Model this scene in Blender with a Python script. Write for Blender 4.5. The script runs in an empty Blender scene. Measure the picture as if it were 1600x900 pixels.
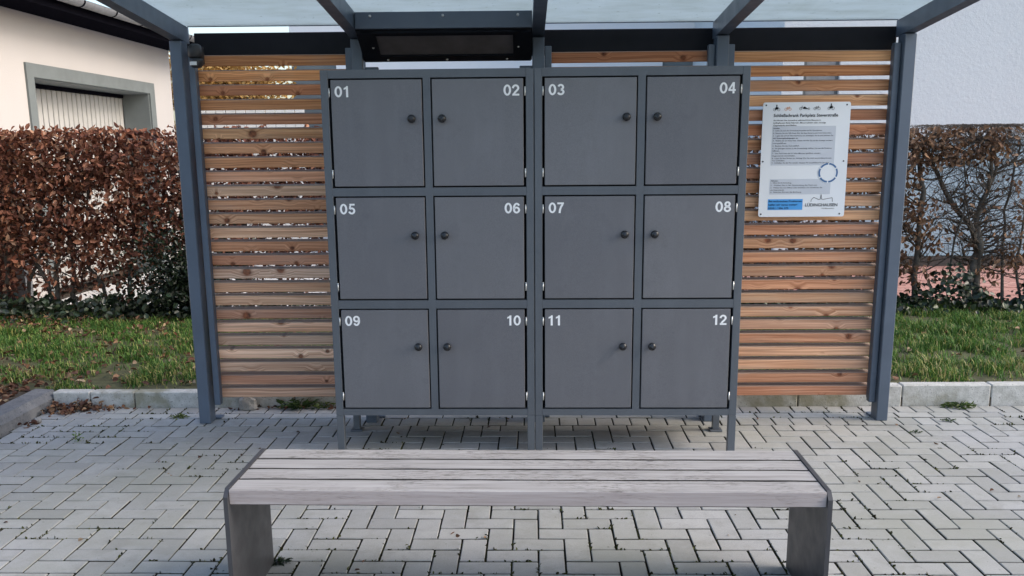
import bpy, math, random
import numpy as np
from mathutils import Vector, Matrix, Euler, noise as mnoise
RNG = random.Random(7)
NR = np.random.default_rng(11)
sc = bpy.context.scene
COL = sc.collection

# ------------------------------------------------------------------ camera
cam_d = bpy.data.cameras.new("camera")
cam = bpy.data.objects.new("camera", cam_d)
COL.objects.link(cam)
yaw, pit, rol = math.radians(1.27), math.radians(11.647), math.radians(-0.4777)
fw = Vector((-math.sin(yaw) * math.cos(pit), math.cos(yaw) * math.cos(pit), -math.sin(pit)))
rt = Vector((math.cos(yaw), math.sin(yaw), 0))
up = rt.cross(fw)
rt2 = rt * math.cos(rol) + up * math.sin(rol)
up2 = up * math.cos(rol) - rt * math.sin(rol)
m = Matrix((rt2, up2, -fw)).transposed().to_4x4()
m.translation = Vector((0, 0, 1.5189))
cam.matrix_world = m
cam_d.sensor_width = 36
cam_d.lens = 1421.5 / 1600 * 36
cam_d.shift_x = -0.00106
cam_d.shift_y = 0.0457
cam_d.clip_start = 0.05
cam_d.clip_end = 1000
sc.camera = cam

# ------------------------------------------------------------------ sky, sun, exposure
SUN_EL, SUN_AZ = math.radians(37), math.radians(98)     # azimuth clockwise from +Y (straight ahead)
w = bpy.data.worlds.new("World")
sc.world = w
w.use_nodes = True
wn = w.node_tree
for n_ in list(wn.nodes):
    wn.nodes.remove(n_)
sky = wn.nodes.new("ShaderNodeTexSky")
sky.sky_type = 'NISHITA'
sky.sun_disc = False
sky.sun_elevation = SUN_EL
sky.sun_rotation = SUN_AZ
sky.air_density = 1.1
sky.dust_density = 3.0
sky.ozone_density = 1.0
bg = wn.nodes.new("ShaderNodeBackground")
bg.inputs["Strength"].default_value = 0.14
wo = wn.nodes.new("ShaderNodeOutputWorld")
wn.links.new(sky.outputs[0], bg.inputs[0])
wn.links.new(bg.outputs[0], wo.inputs[0])
sun_d = bpy.data.lights.new("sun", 'SUN')
sun_d.energy = 0.55
sun_d.angle = math.radians(22)
sun_d.color = (1.0, 0.94, 0.86)
sun = bpy.data.objects.new("sun", sun_d)
COL.objects.link(sun)
sdir = Vector((math.sin(SUN_AZ) * math.cos(SUN_EL), math.cos(SUN_AZ) * math.cos(SUN_EL), math.sin(SUN_EL)))
sun.rotation_euler = sdir.to_track_quat('Z', 'Y').to_euler()
sun.location = (6, -6, 9)
sc.view_settings.view_transform = 'Standard'
sc.view_settings.look = 'None'
sc.view_settings.exposure = 1.3
sc.view_settings.gamma = 1.0
sc.view_settings.use_curve_mapping = False


# ------------------------------------------------------------------ node helpers
class NT:
    def __init__(self, name, rough=0.6, metallic=0.0, spec=0.5):
        self.m = bpy.data.materials.new(name)
        self.m.use_nodes = True
        self.t = self.m.node_tree
        self.b = self.t.nodes["Principled BSDF"]
        self.b.inputs["Roughness"].default_value = rough
        self.b.inputs["Metallic"].default_value = metallic
        self.b.inputs["Specular IOR Level"].default_value = spec

    def n(self, typ, **kw):
        nd = self.t.nodes.new("ShaderNode" + typ)
        for k, v in kw.items():
            setattr(nd, k, v)
        return nd

    def put(self, sock, v):
        if isinstance(v, (int, float)):
            sock.default_value = v
        elif isinstance(v, (tuple, list)):
            if len(v) == 3 and sock.type == 'RGBA':
                v = (*v, 1)
            sock.default_value = v
        else:
            self.t.links.new(v, sock)

    def math(self, op, a, b=0.0, c=0.0):
        nd = self.n("Math", operation=op)
        self.put(nd.inputs[0], a); self.put(nd.inputs[1], b); self.put(nd.inputs[2], c)
        return nd.outputs[0]

    def mix(self, f, a, b, blend='MIX'):
        nd = self.n("Mix", data_type='RGBA', blend_type=blend)
        self.put(nd.inputs[0], f); self.put(nd.inputs[6], a); self.put(nd.inputs[7], b)
        return nd.outputs[2]

    def ramp(self, f, stops):
        nd = self.n("ValToRGB")
        e = nd.color_ramp.elements
        while len(e) < len(stops):
            e.new(0.5)
        for el, (p, c) in zip(e, stops):
            el.position = p
            el.color = (*c, 1) if len(c) == 3 else c
        self.put(nd.inputs[0], f)
        return nd.outputs[0]

    def step(self, f, a, b, lo=0.0, hi=1.0):
        nd = self.n("MapRange")
        self.put(nd.inputs[0], f)
        for i, v in enumerate((a, b, lo, hi)):
            nd.inputs[1 + i].default_value = v
        return nd.outputs[0]

    def coord(self, kind="Object"):
        return self.n("TexCoord").outputs[kind]

    def pos(self):
        return self.n("NewGeometry").outputs["Position"]

    def scale(self, v, s, off=None):
        nd = self.n("Mapping")
        self.put(nd.inputs[0], v)
        nd.inputs["Scale"].default_value = s
        if off is not None:
            self.put(nd.inputs["Location"], off)
        return nd.outputs[0]

    def vadd(self, a, b):
        nd = self.n("VectorMath", operation='ADD')
        self.put(nd.inputs[0], a); self.put(nd.inputs[1], b)
        return nd.outputs[0]

    def noise(self, v, s, detail=3.0, rough=0.55, dist=0.0):
        nd = self.n("TexNoise")
        self.put(nd.inputs["Vector"], v)
        nd.inputs["Scale"].default_value = s
        nd.inputs["Detail"].default_value = detail
        nd.inputs["Roughness"].default_value = rough
        nd.inputs["Distortion"].default_value = dist
        return nd.outputs["Fac"]

    def rnd(self):
        return self.n("ObjectInfo").outputs["Random"]

    def attr(self, name):
        return self.n("Attribute", attribute_name=name).outputs["Fac"]

    def bump(self, h, strength=0.3, dist=0.01):
        nd = self.n("Bump")
        nd.inputs["Strength"].default_value = strength
        nd.inputs["Distance"].default_value = dist
        self.put(nd.inputs["Height"], h)
        self.t.links.new(nd.outputs[0], self.b.inputs["Normal"])

    def base(self, c):
        self.put(self.b.inputs["Base Color"], c)
        return self

    def roughness(self, v):
        self.put(self.b.inputs["Roughness"], v)


def plain(name, col, rough=0.5, metallic=0.0, var=0.12, vscale=9.0, bump=0.0, bscale=300.0, spec=0.5):
    k = NT(name, rough, metallic, spec)
    p = k.pos()
    f = k.noise(p, vscale, 4)
    d = tuple(c * (1 - var) for c in col)
    l = tuple(min(1, c * (1 + var)) for c in col)
    k.base(k.ramp(f, [(0.3, d), (0.7, l)]))
    k.roughness(k.step(k.noise(p, vscale * 2.3, 3), 0.3, 0.7, rough - 0.07, rough + 0.07))
    if bump:
        k.bump(k.noise(p, bscale, 2), bump, 0.002)
    return k.m


# ------------------------------------------------------------------ materials
M = {}
M['paint'] = plain('anthracite_paint', (0.090, 0.118, 0.162), 0.40, 0.15, 0.10, 5, 0.08, 500)
M['beam'] = plain('dark_beam_paint', (0.009, 0.011, 0.017), 0.6, 0.0, 0.12, 6, spec=0.2)
M['brown_panel'] = plain('brown_black_sheet', (0.16, 0.148, 0.155), 0.5, 0.0, 0.2, 8)


def locker_mat(name, c, speck):
    k = NT(name, 0.42, 0.3)
    p = k.pos()
    fine = k.noise(p, 420, 2, 0.6)
    big = k.noise(p, 3.0, 3)
    a = k.ramp(fine, [(0.32, tuple(v * (1 - speck) for v in c)), (0.68, tuple(v * (1 + speck) for v in c))])
    smear = k.noise(k.scale(p, (6, 6, 1.2)), 2.0, 4)
    a = k.mix(k.step(smear, 0.48, 0.75, 0, 0.38), a, tuple(v * 1.30 for v in c))
    smudge = k.noise(k.scale(p, (9, 9, 9)), 1.0, 6, 0.7)
    a = k.mix(k.step(smudge, 0.56, 0.72, 0, 0.30), a, tuple(v * 0.72 for v in c))
    scr = k.noise(k.scale(p, (26, 26, 420), (3, 1, 7)), 1.0, 2)
    a = k.mix(k.step(scr, 0.72, 0.80, 0, 0.22), a, tuple(min(1, v * 1.6) for v in c))
    k.roughness(k.step(smudge, 0.3, 0.7, 0.34, 0.52))
    a = k.mix(k.step(big, 0.35, 0.7, 0, 0.25), a, tuple(v * 0.82 for v in c))
    a = k.mix(1.0, a, k.ramp(k.rnd(), [(0, (0.92, 0.92, 0.93)), (1, (1.07, 1.07, 1.06))]), 'MULTIPLY')
    k.base(a)
    k.bump(fine, 0.25, 0.0015)
    return k.m


M['locker_frame'] = locker_mat('locker_frame_paint', (0.104, 0.118, 0.138), 0.12)
M['locker_door'] = locker_mat('locker_door_paint', (0.150, 0.153, 0.169), 0.17)
M['locker_dark'] = plain('door_gap_shade', (0.006, 0.006, 0.008), 0.9, spec=0.1)  # shade in the door gaps, put in as near-black colour
M['bench_steel'] = plain('dark_bench_steel', (0.044, 0.045, 0.051), 0.45, 0.0, 0.15, 7, 0.08, 400)
M['bench_gap_shade'] = plain('board_gap_shade', (0.030, 0.027, 0.025), 0.9, 0, 0.3, 40)  # dark colour stands for the shade between the bench boards
M['knob'] = plain('black_plastic', (0.010, 0.011, 0.014), 0.28, 0, 0.1)
M['steel'] = plain('brushed_steel', (0.62, 0.62, 0.60), 0.35, 0.6, 0.1, 60)
M['screw'] = plain('screw_steel', (0.50, 0.50, 0.50), 0.35, 0.7, 0.1, 60)
M['white_print'] = plain('white_vinyl', (0.82, 0.83, 0.84), 0.5, 0, 0.03)
M['black_print'] = plain('black_print', (0.008, 0.009, 0.012), 0.7, spec=0.2)
M['grey_print'] = plain('grey_print_box', (0.50, 0.55, 0.63), 0.45, 0, 0.03)
M['blue_print'] = plain('blue_print_box', (0.055, 0.31, 0.72), 0.45, 0, 0.04)
M['navy_print'] = plain('navy_print_ring', (0.045, 0.13, 0.30), 0.45, 0, 0.04)
M['orange_print'] = plain('orange_print', (0.62, 0.22, 0.05), 0.5)
M['sign_board'] = plain('sign_board', (0.70, 0.75, 0.81), 0.35, 0, 0.03, 4)
M['sensor_black'] = plain('sensor_housing', (0.020, 0.022, 0.026), 0.45, 0, 0.15)
M['lens_white'] = plain('sensor_lens', (0.62, 0.65, 0.66), 0.4)

# larch slats: one tint per board in the object colour
k = NT('larch_board', 0.72, spec=0.25)
o = k.coord()
r = k.rnd()
cmb = k.n("CombineXYZ"); k.put(cmb.inputs[0], k.math('MULTIPLY', r, 37.0)); k.put(cmb.inputs[1], k.math('MULTIPLY', r, 91.0)); k.put(cmb.inputs[2], k.math('MULTIPLY', r, 53.0))
oo = k.vadd(o, cmb.outputs[0])
kx = k.n("CombineXYZ"); sp0 = k.n("SeparateXYZ"); k.put(sp0.inputs[0], oo)
k.put(kx.inputs[0], k.math('MULTIPLY', sp0.outputs[0], 5.6)); k.put(kx.inputs[1], k.math('MULTIPLY', sp0.outputs[2], 6.4))
vor = k.n("TexVoronoi", voronoi_dimensions='2D'); k.put(vor.inputs["Vector"], kx.outputs[0]); vor.inputs["Scale"].default_value = 1.0
spc = k.n("SeparateColor"); k.put(spc.inputs[0], vor.outputs["Color"])
keep = k.step(spc.outputs[0], 0.52, 0.56, 1.0, 0.0)                  # only about half of the cells carry a knot, of mixed size
dist = k.math('ADD', k.math('MULTIPLY', vor.outputs["Distance"], k.step(spc.outputs[1], 0.0, 1.0, 0.8, 2.4)), keep)
pull = k.math('MULTIPLY', k.step(dist, 0.0, 0.42, 1.0, 0.0), 0.9)
sep = k.n("SeparateXYZ"); k.put(sep.inputs[0], oo)
cz = k.math('ADD', sep.outputs[2], k.math('MULTIPLY', pull, 0.035))
cz = k.math('ADD', cz, k.math('MULTIPLY', k.noise(k.scale(oo, (1.6, 1, 4)), 1.0, 2), 0.035))
gv = k.n("CombineXYZ"); k.put(gv.inputs[0], k.math('MULTIPLY', sep.outputs[0], 1.1)); k.put(gv.inputs[1], k.math('MULTIPLY', sep.outputs[1], 30.0)); k.put(gv.inputs[2], k.math('MULTIPLY', cz, 120.0))
grain = k.noise(gv.outputs[0], 1.0, 5, 0.62)
tint = k.n("ObjectInfo").outputs["Color"]
dark = k.mix(1.0, tint, (0.60, 0.46, 0.38), 'MULTIPLY')
lite = k.mix(1.0, tint, (1.22, 1.22, 1.2), 'MULTIPLY')
colr = k.mix(k.step(grain, 0.34, 0.66), dark, lite)
streak = k.noise(k.scale(oo, (2.5, 30, 210)), 1.0, 4, 0.6)
colr = k.mix(k.step(streak, 0.52, 0.70, 0, 0.45), colr, (0.17, 0.095, 0.06))
patch = k.noise(k.scale(oo, (2.2, 2, 12)), 1.0, 3)
colr = k.mix(k.step(patch, 0.52, 0.78, 0, 0.35), colr, (0.36, 0.31, 0.265))
knotf = k.ramp(dist, [(0.0, (1, 1, 1)), (0.09, (1, 1, 1)), (0.13, (0.4, 0.4, 0.4)), (0.20, (0, 0, 0))])
wob = k.noise(k.scale(oo, (60, 60, 60)), 1.0, 3)
ring = k.mix(k.step(wob, 0.35, 0.65), (0.06, 0.018, 0.010), (0.26, 0.080, 0.034))
colr = k.mix(k.math('MULTIPLY', knotf, 0.9), colr, ring)
# weathered grey film on faces that look up
geo = k.n("NewGeometry")
sn = k.n("SeparateXYZ"); k.put(sn.inputs[0], geo.outputs["Normal"])
colr = k.mix(k.step(sn.outputs[2], 0.35, 0.8, 0, 0.75), colr, (0.235, 0.215, 0.19))
k.base(colr)
k.bump(grain, 0.35, 0.002)
M['larch'] = k.m

# bench boards, silver grey
k = NT('weathered_bench_board', 0.75, spec=0.3)
o = k.coord(); r = k.rnd()
cmb = k.n("CombineXYZ"); k.put(cmb.inputs[0], k.math('MULTIPLY', r, 31.0)); k.put(cmb.inputs[2], k.math('MULTIPLY', r, 17.0))
oo = k.vadd(o, cmb.outputs[0])
g1 = k.noise(k.scale(oo, (2.5, 60, 60)), 1.0, 6, 0.65)
g2 = k.noise(k.scale(oo, (24, 250, 250)), 1.0, 4, 0.68)
area = k.noise(k.scale(oo, (2.4, 5, 3)), 1.0, 3)
c1 = k.ramp(g1, [(0.25, (0.20, 0.187, 0.178)), (0.45, (0.30, 0.288, 0.280)), (0.75, (0.415, 0.403, 0.398))])
crack = k.math('MULTIPLY', k.step(g2, 0.47, 0.37, 0, 1), k.step(area, 0.44, 0.56, 0, 1))
c1 = k.mix(k.math('MULTIPLY', crack, 0.95), c1, (0.075, 0.066, 0.058))
geo = k.n("NewGeometry")
sn = k.n("SeparateXYZ"); k.put(sn.inputs[0], geo.outputs["Normal"])
fr = k.step(sn.outputs[2], 0.75, 0.3, 0, 0.75)
front = k.ramp(g1, [(0.3, (0.31, 0.262, 0.255)), (0.7, (0.43, 0.385, 0.38))])
k.base(k.mix(fr, c1, front))
k.bump(k.math('SUBTRACT', g1, k.math('MULTIPLY', crack, 1.2)), 0.5, 0.002)
M['bench_wood'] = k.m

# concrete pavers
k = NT('concrete_paver', 0.8, spec=0.3)
p = k.pos()
t = k.math('FRACT', k.math('ADD', k.attr("tone"), k.rnd()))
c = k.ramp(t, [(0.0, (0.275, 0.278, 0.280)), (0.3, (0.325, 0.330, 0.333)), (0.7, (0.345, 0.349, 0.352)), (1.0, (0.385, 0.387, 0.388))])
fine = k.noise(p, 210, 3, 0.7)
c = k.mix(1.0, c, k.ramp(fine, [(0.25, (0.80, 0.80, 0.80)), (0.75, (1.13, 1.13, 1.12))]), 'MULTIPLY')
mid = k.noise(p, 14, 5, 0.65)
c = k.mix(k.step(mid, 0.48, 0.72, 0, 0.55), c, (0.235, 0.238, 0.222))
big = k.noise(p, 0.9, 4)
c = k.mix(k.step(big, 0.42, 0.66, 0, 0.6), c, (0.262, 0.268, 0.222))
blot = k.noise(p, 2.6, 6, 0.72)
c = k.mix(k.step(blot, 0.56, 0.66, 0, 0.35), c, (0.20, 0.20, 0.18))
worn = k.noise(p, 4.5, 5, 0.7)
c = k.mix(k.step(worn, 0.55, 0.75, 0, 0.35), c, (0.44, 0.445, 0.45))
spots = k.noise(p, 46, 2, 0.5)
c = k.mix(k.step(spots, 0.70, 0.76, 0, 0.7), c, (0.13, 0.125, 0.11))
k.base(c)
k.bump(k.math('ADD', fine, k.math('MULTIPLY', mid, 0.8)), 0.35, 0.003)
M['paver'] = k.m

k = NT('joint_sand', 0.95, spec=0.1)
p = k.pos()
f = k.noise(p, 5, 4)
c = k.mix(k.step(k.noise(p, 60, 4), 0.35, 0.65), (0.014, 0.013, 0.011), (0.035, 0.031, 0.025))
c = k.mix(k.step(f, 0.50, 0.68, 0, 0.85), c, (0.032, 0.040, 0.010))
k.base(c)
k.bump(k.noise(p, 160, 3), 0.6, 0.006)
M['joint'] = k.m


def concrete(name, a, b, moss, mossamt):
    k = NT(name, 0.85, spec=0.25)
    p = k.pos()
    f = k.noise(p, 22, 6, 0.7)
    c = k.mix(k.step(f, 0.3, 0.7), a, b)
    pits = k.noise(p, 95, 3, 0.6)
    c = k.mix(k.step(pits, 0.60, 0.68, 0, 0.75), c, tuple(v * 0.3 for v in a))
    st = k.noise(p, 3.5, 5, 0.6)
    c = k.mix(k.step(st, 0.48, 0.64, 0, mossamt), c, moss)
    r = k.rnd()
    k.base(k.mix(k.math('MULTIPLY', r, 0.18), c, tuple(v * 0.7 for v in a)))
    k.bump(k.math('ADD', f, pits), 0.55, 0.004)
    return k.m


M['kerb'] = concrete('kerb_concrete', (0.36, 0.36, 0.335), (0.60, 0.60, 0.58), (0.20, 0.19, 0.12), 0.8)
M['dark_kerb'] = concrete('dark_kerb_concrete', (0.11, 0.113, 0.122), (0.19, 0.195, 0.205), (0.27, 0.265, 0.26), 0.5)
M['rock'] = concrete('rubble_stone', (0.22, 0.21, 0.20), (0.36, 0.35, 0.33), (0.14, 0.14, 0.08), 0.4)
M['pale_path'] = concrete('pale_path_concrete', (0.55, 0.54, 0.52), (0.66, 0.65, 0.63), (0.50, 0.49, 0.46), 0.3)


def render_mat(name, c, scale=26.0, st=0.5, amt=0.35):
    k = NT(name, 0.9, spec=0.2)
    p = k.pos()
    f = k.noise(p, scale, 5, 0.62)
    g = k.noise(p, scale * 5, 3, 0.6)
    big = k.noise(k.scale(p, (1, 1, 0.35)), 1.1, 5)
    a = k.mix(k.step(big, 0.4, 0.7, 0, 0.22), c, tuple(v * 0.80 for v in c))
    a = k.mix(k.step(k.noise(p, scale * 1.7, 2), 0.69, 0.74, 0, amt), a, tuple(v * 0.45 for v in c))
    k.base(a)
    k.bump(k.math('ADD', f, k.math('MULTIPLY', g, 0.5)), st, 0.012)
    return k.m


M['render_warm'] = render_mat('warm_white_render', (0.515, 0.490, 0.474), 60, 0.15, 0.0)
M['render_cool'] = render_mat('rough_white_render', (0.63, 0.69, 0.725), 22, 0.65)
M['render_white'] = render_mat('white_render', (0.84, 0.85, 0.86), 30, 0.2, 0.0)
M['render_dado'] = render_mat('blue_grey_dado', (0.34, 0.455, 0.52), 30, 0.3)
M['plinth'] = render_mat('dark_plinth', (0.075, 0.068, 0.062), 30, 0.3)
M['grey_trim'] = plain('grey_window_trim', (0.155, 0.175, 0.175), 0.7, 0, 0.08, 5)
M['lamella'] = plain('cream_door_board', (0.46, 0.45, 0.43), 0.6, 0, 0.05, 4)
M['lamella_gap'] = plain('door_back', (0.045, 0.042, 0.04), 0.8)
M['zinc'] = plain('zinc_gutter', (0.23, 0.235, 0.24), 0.45, 0.3, 0.15, 12)
M['fascia'] = plain('dark_fascia', (0.008, 0.008, 0.012), 0.9, spec=0.0)
M['roof_tile'] = plain('roof_sheet', (0.09, 0.085, 0.085), 0.7)
M['soil'] = plain('soil', (0.055, 0.042, 0.030), 0.95, 0, 0.4, 30, 0.5, 60)
M['turf_soil'] = plain('turf_soil', (0.060, 0.062, 0.026), 0.95, 0, 0.4, 14, 0.5, 60)
M['fence_white'] = plain('white_fence_paint', (0.72, 0.71, 0.68), 0.6, 0, 0.06, 6)
M['bark'] = plain('beech_bark', (0.105, 0.094, 0.080), 0.9, 0, 0.35, 24, 0.6, 90)
M['twig'] = plain('beech_twig', (0.080, 0.062, 0.048), 0.9, 0, 0.3, 20)

k = NT('red_paving_brick', 0.85, spec=0.2)
t = k.attr("tone")
c = k.ramp(t, [(0, (0.40, 0.20, 0.165)), (0.5, (0.47, 0.245, 0.20)), (1, (0.53, 0.30, 0.25))])
c = k.mix(k.step(k.noise(k.pos(), 25, 4), 0.45, 0.7, 0, 0.4), c, (0.34, 0.22, 0.19))
k.base(c)
M['red_brick'] = k.m
k = NT('dark_brick', 0.9, spec=0.2)
t = k.attr("tone")
k.base(k.ramp(t, [(0, (0.06, 0.028, 0.024)), (1, (0.13, 0.052, 0.042))]))
M['dark_brick'] = k.m


def leaf_mat(name, stops, rough=0.6, trans=0.25, spec=0.3):
    k = NT(name, rough, spec=spec)
    t = k.attr("tone")
    c = k.ramp(t, stops)
    k.base(k.mix(1.0, c, k.ramp(k.noise(k.pos(), 130, 2), [(0.3, (0.75, 0.75, 0.75)), (0.7, (1.2, 1.2, 1.2))]), 'MULTIPLY'))
    tr = k.n("BsdfTranslucent")
    k.put(tr.inputs[0], c)
    ms = k.n("MixShader"); ms.inputs[0].default_value = trans
    k.t.links.new(k.b.outputs[0], ms.inputs[1]); k.t.links.new(tr.outputs[0], ms.inputs[2])
    k.t.links.new(ms.outputs[0], k.t.nodes["Material Output"].inputs[0])
    return k.m


M['beech_leaf'] = leaf_mat('dry_beech_leaf', [(0, (0.060, 0.022, 0.016)), (0.3, (0.155, 0.056, 0.034)), (0.6, (0.255, 0.100, 0.060)), (0.85, (0.37, 0.175, 0.105)), (1, (0.52, 0.32, 0.21))])
M['tan_leaf'] = leaf_mat('dry_tan_leaf', [(0, (0.10, 0.052, 0.030)), (0.4, (0.19, 0.105, 0.06)), (0.8, (0.30, 0.18, 0.11)), (1, (0.40, 0.27, 0.18))])
M['litter'] = leaf_mat('fallen_leaf', [(0, (0.050, 0.022, 0.016)), (0.4, (0.12, 0.052, 0.030)), (0.75, (0.22, 0.12, 0.065)), (1, (0.42, 0.32, 0.21))], trans=0.1)
M['ivy_leaf'] = leaf_mat('ivy_leaf', [(0, (0.008, 0.015, 0.008)), (0.5, (0.016, 0.032, 0.014)), (0.85, (0.03, 0.055, 0.022)), (1, (0.10, 0.12, 0.06))], 0.4, 0.12, 0.5)
M['grass'] = leaf_mat('grass_blade', [(0, (0.034, 0.090, 0.018)), (0.4, (0.082, 0.185, 0.034)), (0.72, (0.165, 0.275, 0.056)), (0.88, (0.33, 0.33, 0.10)), (1, (0.42, 0.34, 0.18))], 0.55, 0.3)
M['weed_leaf'] = leaf_mat('weed_leaf', [(0, (0.03, 0.06, 0.02)), (0.6, (0.07, 0.115, 0.03)), (1, (0.16, 0.19, 0.05))], 0.55, 0.2)
M['moss'] = leaf_mat('joint_moss', [(0, (0.020, 0.018, 0.010)), (0.5, (0.036, 0.040, 0.014)), (1, (0.075, 0.085, 0.024))], 0.9, 0.05, 0.1)
M['gold_leaf'] = leaf_mat('golden_leaf', [(0, (0.20, 0.10, 0.02)), (0.35, (0.50, 0.28, 0.07)), (1, (0.78, 0.52, 0.20))], 0.6, 0.35)

# frosted roof glass, a little dirty
k = NT('frosted_glass', 0.35)
p = k.pos()
dirt = k.noise(k.scale(p, (1.2, 3.0, 1)), 3.0, 6, 0.65)
tr = k.n("BsdfTranslucent")
k.put(tr.inputs[0], k.mix(k.step(dirt, 0.42, 0.72, 0, 0.6), (0.60, 0.66, 0.675), (0.44, 0.48, 0.45)))
sp_ = k.noise(p, 38, 3, 0.6)
tcol = k.mix(k.step(sp_, 0.66, 0.74, 0, 0.7), tr.inputs[0].links[0].from_socket, (0.13, 0.14, 0.11))
run = k.noise(k.scale(p, (14, 1.0, 1)), 1.0, 4)
tcol = k.mix(k.step(run, 0.52, 0.72, 0, 0.35), tcol, (0.62, 0.68, 0.68))
k.put(tr.inputs[0], tcol)
tp = k.n("BsdfTransparent"); tp.inputs[0].default_value = (0.60, 0.68, 0.71, 1)
k.base((0.40, 0.46, 0.48))
m1 = k.n("MixShader"); m1.inputs[0].default_value = 0.22
k.t.links.new(tr.outputs[0], m1.inputs[1]); k.t.links.new(tp.outputs[0], m1.inputs[2])
m2 = k.n("MixShader"); m2.inputs[0].default_value = 0.16
k.t.links.new(m1.outputs[0], m2.inputs[1]); k.t.links.new(k.b.outputs[0], m2.inputs[2])
k.t.links.new(m2.outputs[0], k.t.nodes["Material Output"].inputs[0])
M['glass'] = k.m


# ------------------------------------------------------------------ mesh helpers
class MB:
    def __init__(self):
        self.v, self.f, self.tone = [], [], []

    def add(self, vs, fs, tone=0.0):
        b = len(self.v)
        self.v += [tuple(x) for x in vs]
        self.f += [tuple(i + b for i in f) for f in fs]
        self.tone += [tone] * len(fs)

    def box(self, x0, x1, y0, y1, z0, z1, bev=0.0, tone=0.0, mat=None):
        if bev <= 0:
            vs = [(x, y, z) for z in (z0, z1) for y in (y0, y1) for x in (x0, x1)]
            fs = [(0, 2, 3, 1), (4, 5, 7, 6), (0, 1, 5, 4), (2, 6, 7, 3), (0, 4, 6, 2), (1, 3, 7, 5)]
        else:
            b = min(bev, (x1 - x0) * .45, (y1 - y0) * .45, (z1 - z0) * .45)
            bm_v, bm_f = bevel_box(x1 - x0, y1 - y0, z1 - z0, b)
            c = ((x0 + x1) / 2, (y0 + y1) / 2, (z0 + z1) / 2)
            vs = [(a + c[0], d + c[1], e + c[2]) for a, d, e in bm_v]
            fs = bm_f
        if mat is not None:
            vs = [tuple(mat @ Vector(q)) for q in vs]
        self.add(vs, fs, tone)
        return self

    def prism(self, prof, x0, x1, axis='x', tone=0.0):
        n = len(prof)
        if axis == 'x':
            vs = [(x0, a, b) for a, b in prof] + [(x1, a, b) for a, b in prof]
        elif axis == 'y':
            vs = [(a, x0, b) for a, b in prof] + [(a, x1, b) for a, b in prof]
        else:
            vs = [(a, b, x0) for a, b in prof] + [(a, b, x1) for a, b in prof]
        fs = [tuple(range(n))[::-1], tuple(range(n, 2 * n))] + [(i, (i + 1) % n, n + (i + 1) % n, n + i) for i in range(n)]
        self.add(vs, fs, tone)
        return self

    def tube(self, pts, rad, sides=6, tone=0.0, cap=True):
        pts = [Vector(q) for q in pts]
        rad = rad if isinstance(rad, (list, tuple)) else [rad] * len(pts)
        vs, fs = [], []
        for i, q in enumerate(pts):
            d = (pts[min(i + 1, len(pts) - 1)] - pts[max(i - 1, 0)]).normalized()
            a = d.cross(Vector((0.31, 0.22, 0.93)) if abs(d.z) < .9 else Vector((1, 0.1, 0))).normalized()
            c = d.cross(a)
            for s in range(sides):
                t = 2 * math.pi * s / sides
                vs.append(q + a * math.cos(t) * rad[i] + c * math.sin(t) * rad[i])
        for i in range(len(pts) - 1):
            for s in range(sides):
                s2 = (s + 1) % sides
                fs.append((i * sides + s, i * sides + s2, (i + 1) * sides + s2, (i + 1) * sides + s))
        if cap:
            fs.append(tuple(range(sides))[::-1])
            fs.append(tuple((len(pts) - 1) * sides + s for s in range(sides)))
        self.add(vs, fs, tone)
        return self

    def lathe(self, prof, sides=16, mat=None):
        """prof: (radius, height) pairs round local Z"""
        vs, fs = [], []
        for rr, h in prof:
            for s in range(sides):
                t = 2 * math.pi * s / sides
                vs.append(Vector((rr * math.cos(t), rr * math.sin(t), h)))
        for i in range(len(prof) - 1):
            for s in range(sides):
                s2 = (s + 1) % sides
                fs.append((i * sides + s, i * sides + s2, (i + 1) * sides + s2, (i + 1) * sides + s))
        fs.append(tuple(range(sides))[::-1])
        fs.append(tuple((len(prof) - 1) * sides + s for s in range(sides)))
        if mat is not None:
            vs = [mat @ q for q in vs]
        self.add(vs, fs)
        return self

    def mesh(self, name, mat, smooth=False):
        me = bpy.data.meshes.new(name)
        me.from_pydata(self.v, [], self.f)
        if any(self.tone):
            a = me.attributes.new("tone", 'FLOAT', 'FACE')
            a.data.foreach_set("value", self.tone)
        if smooth:
            me.polygons.foreach_set("use_smooth", [True] * len(me.polygons))
        me.materials.append(mat)
        me.update()
        return me

    def build(self, name, mat, parent=None, loc=None, smooth=False, kind=None):
        return link(name, self.mesh(name, mat, smooth), parent, loc, kind)


_bb = {}


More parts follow.
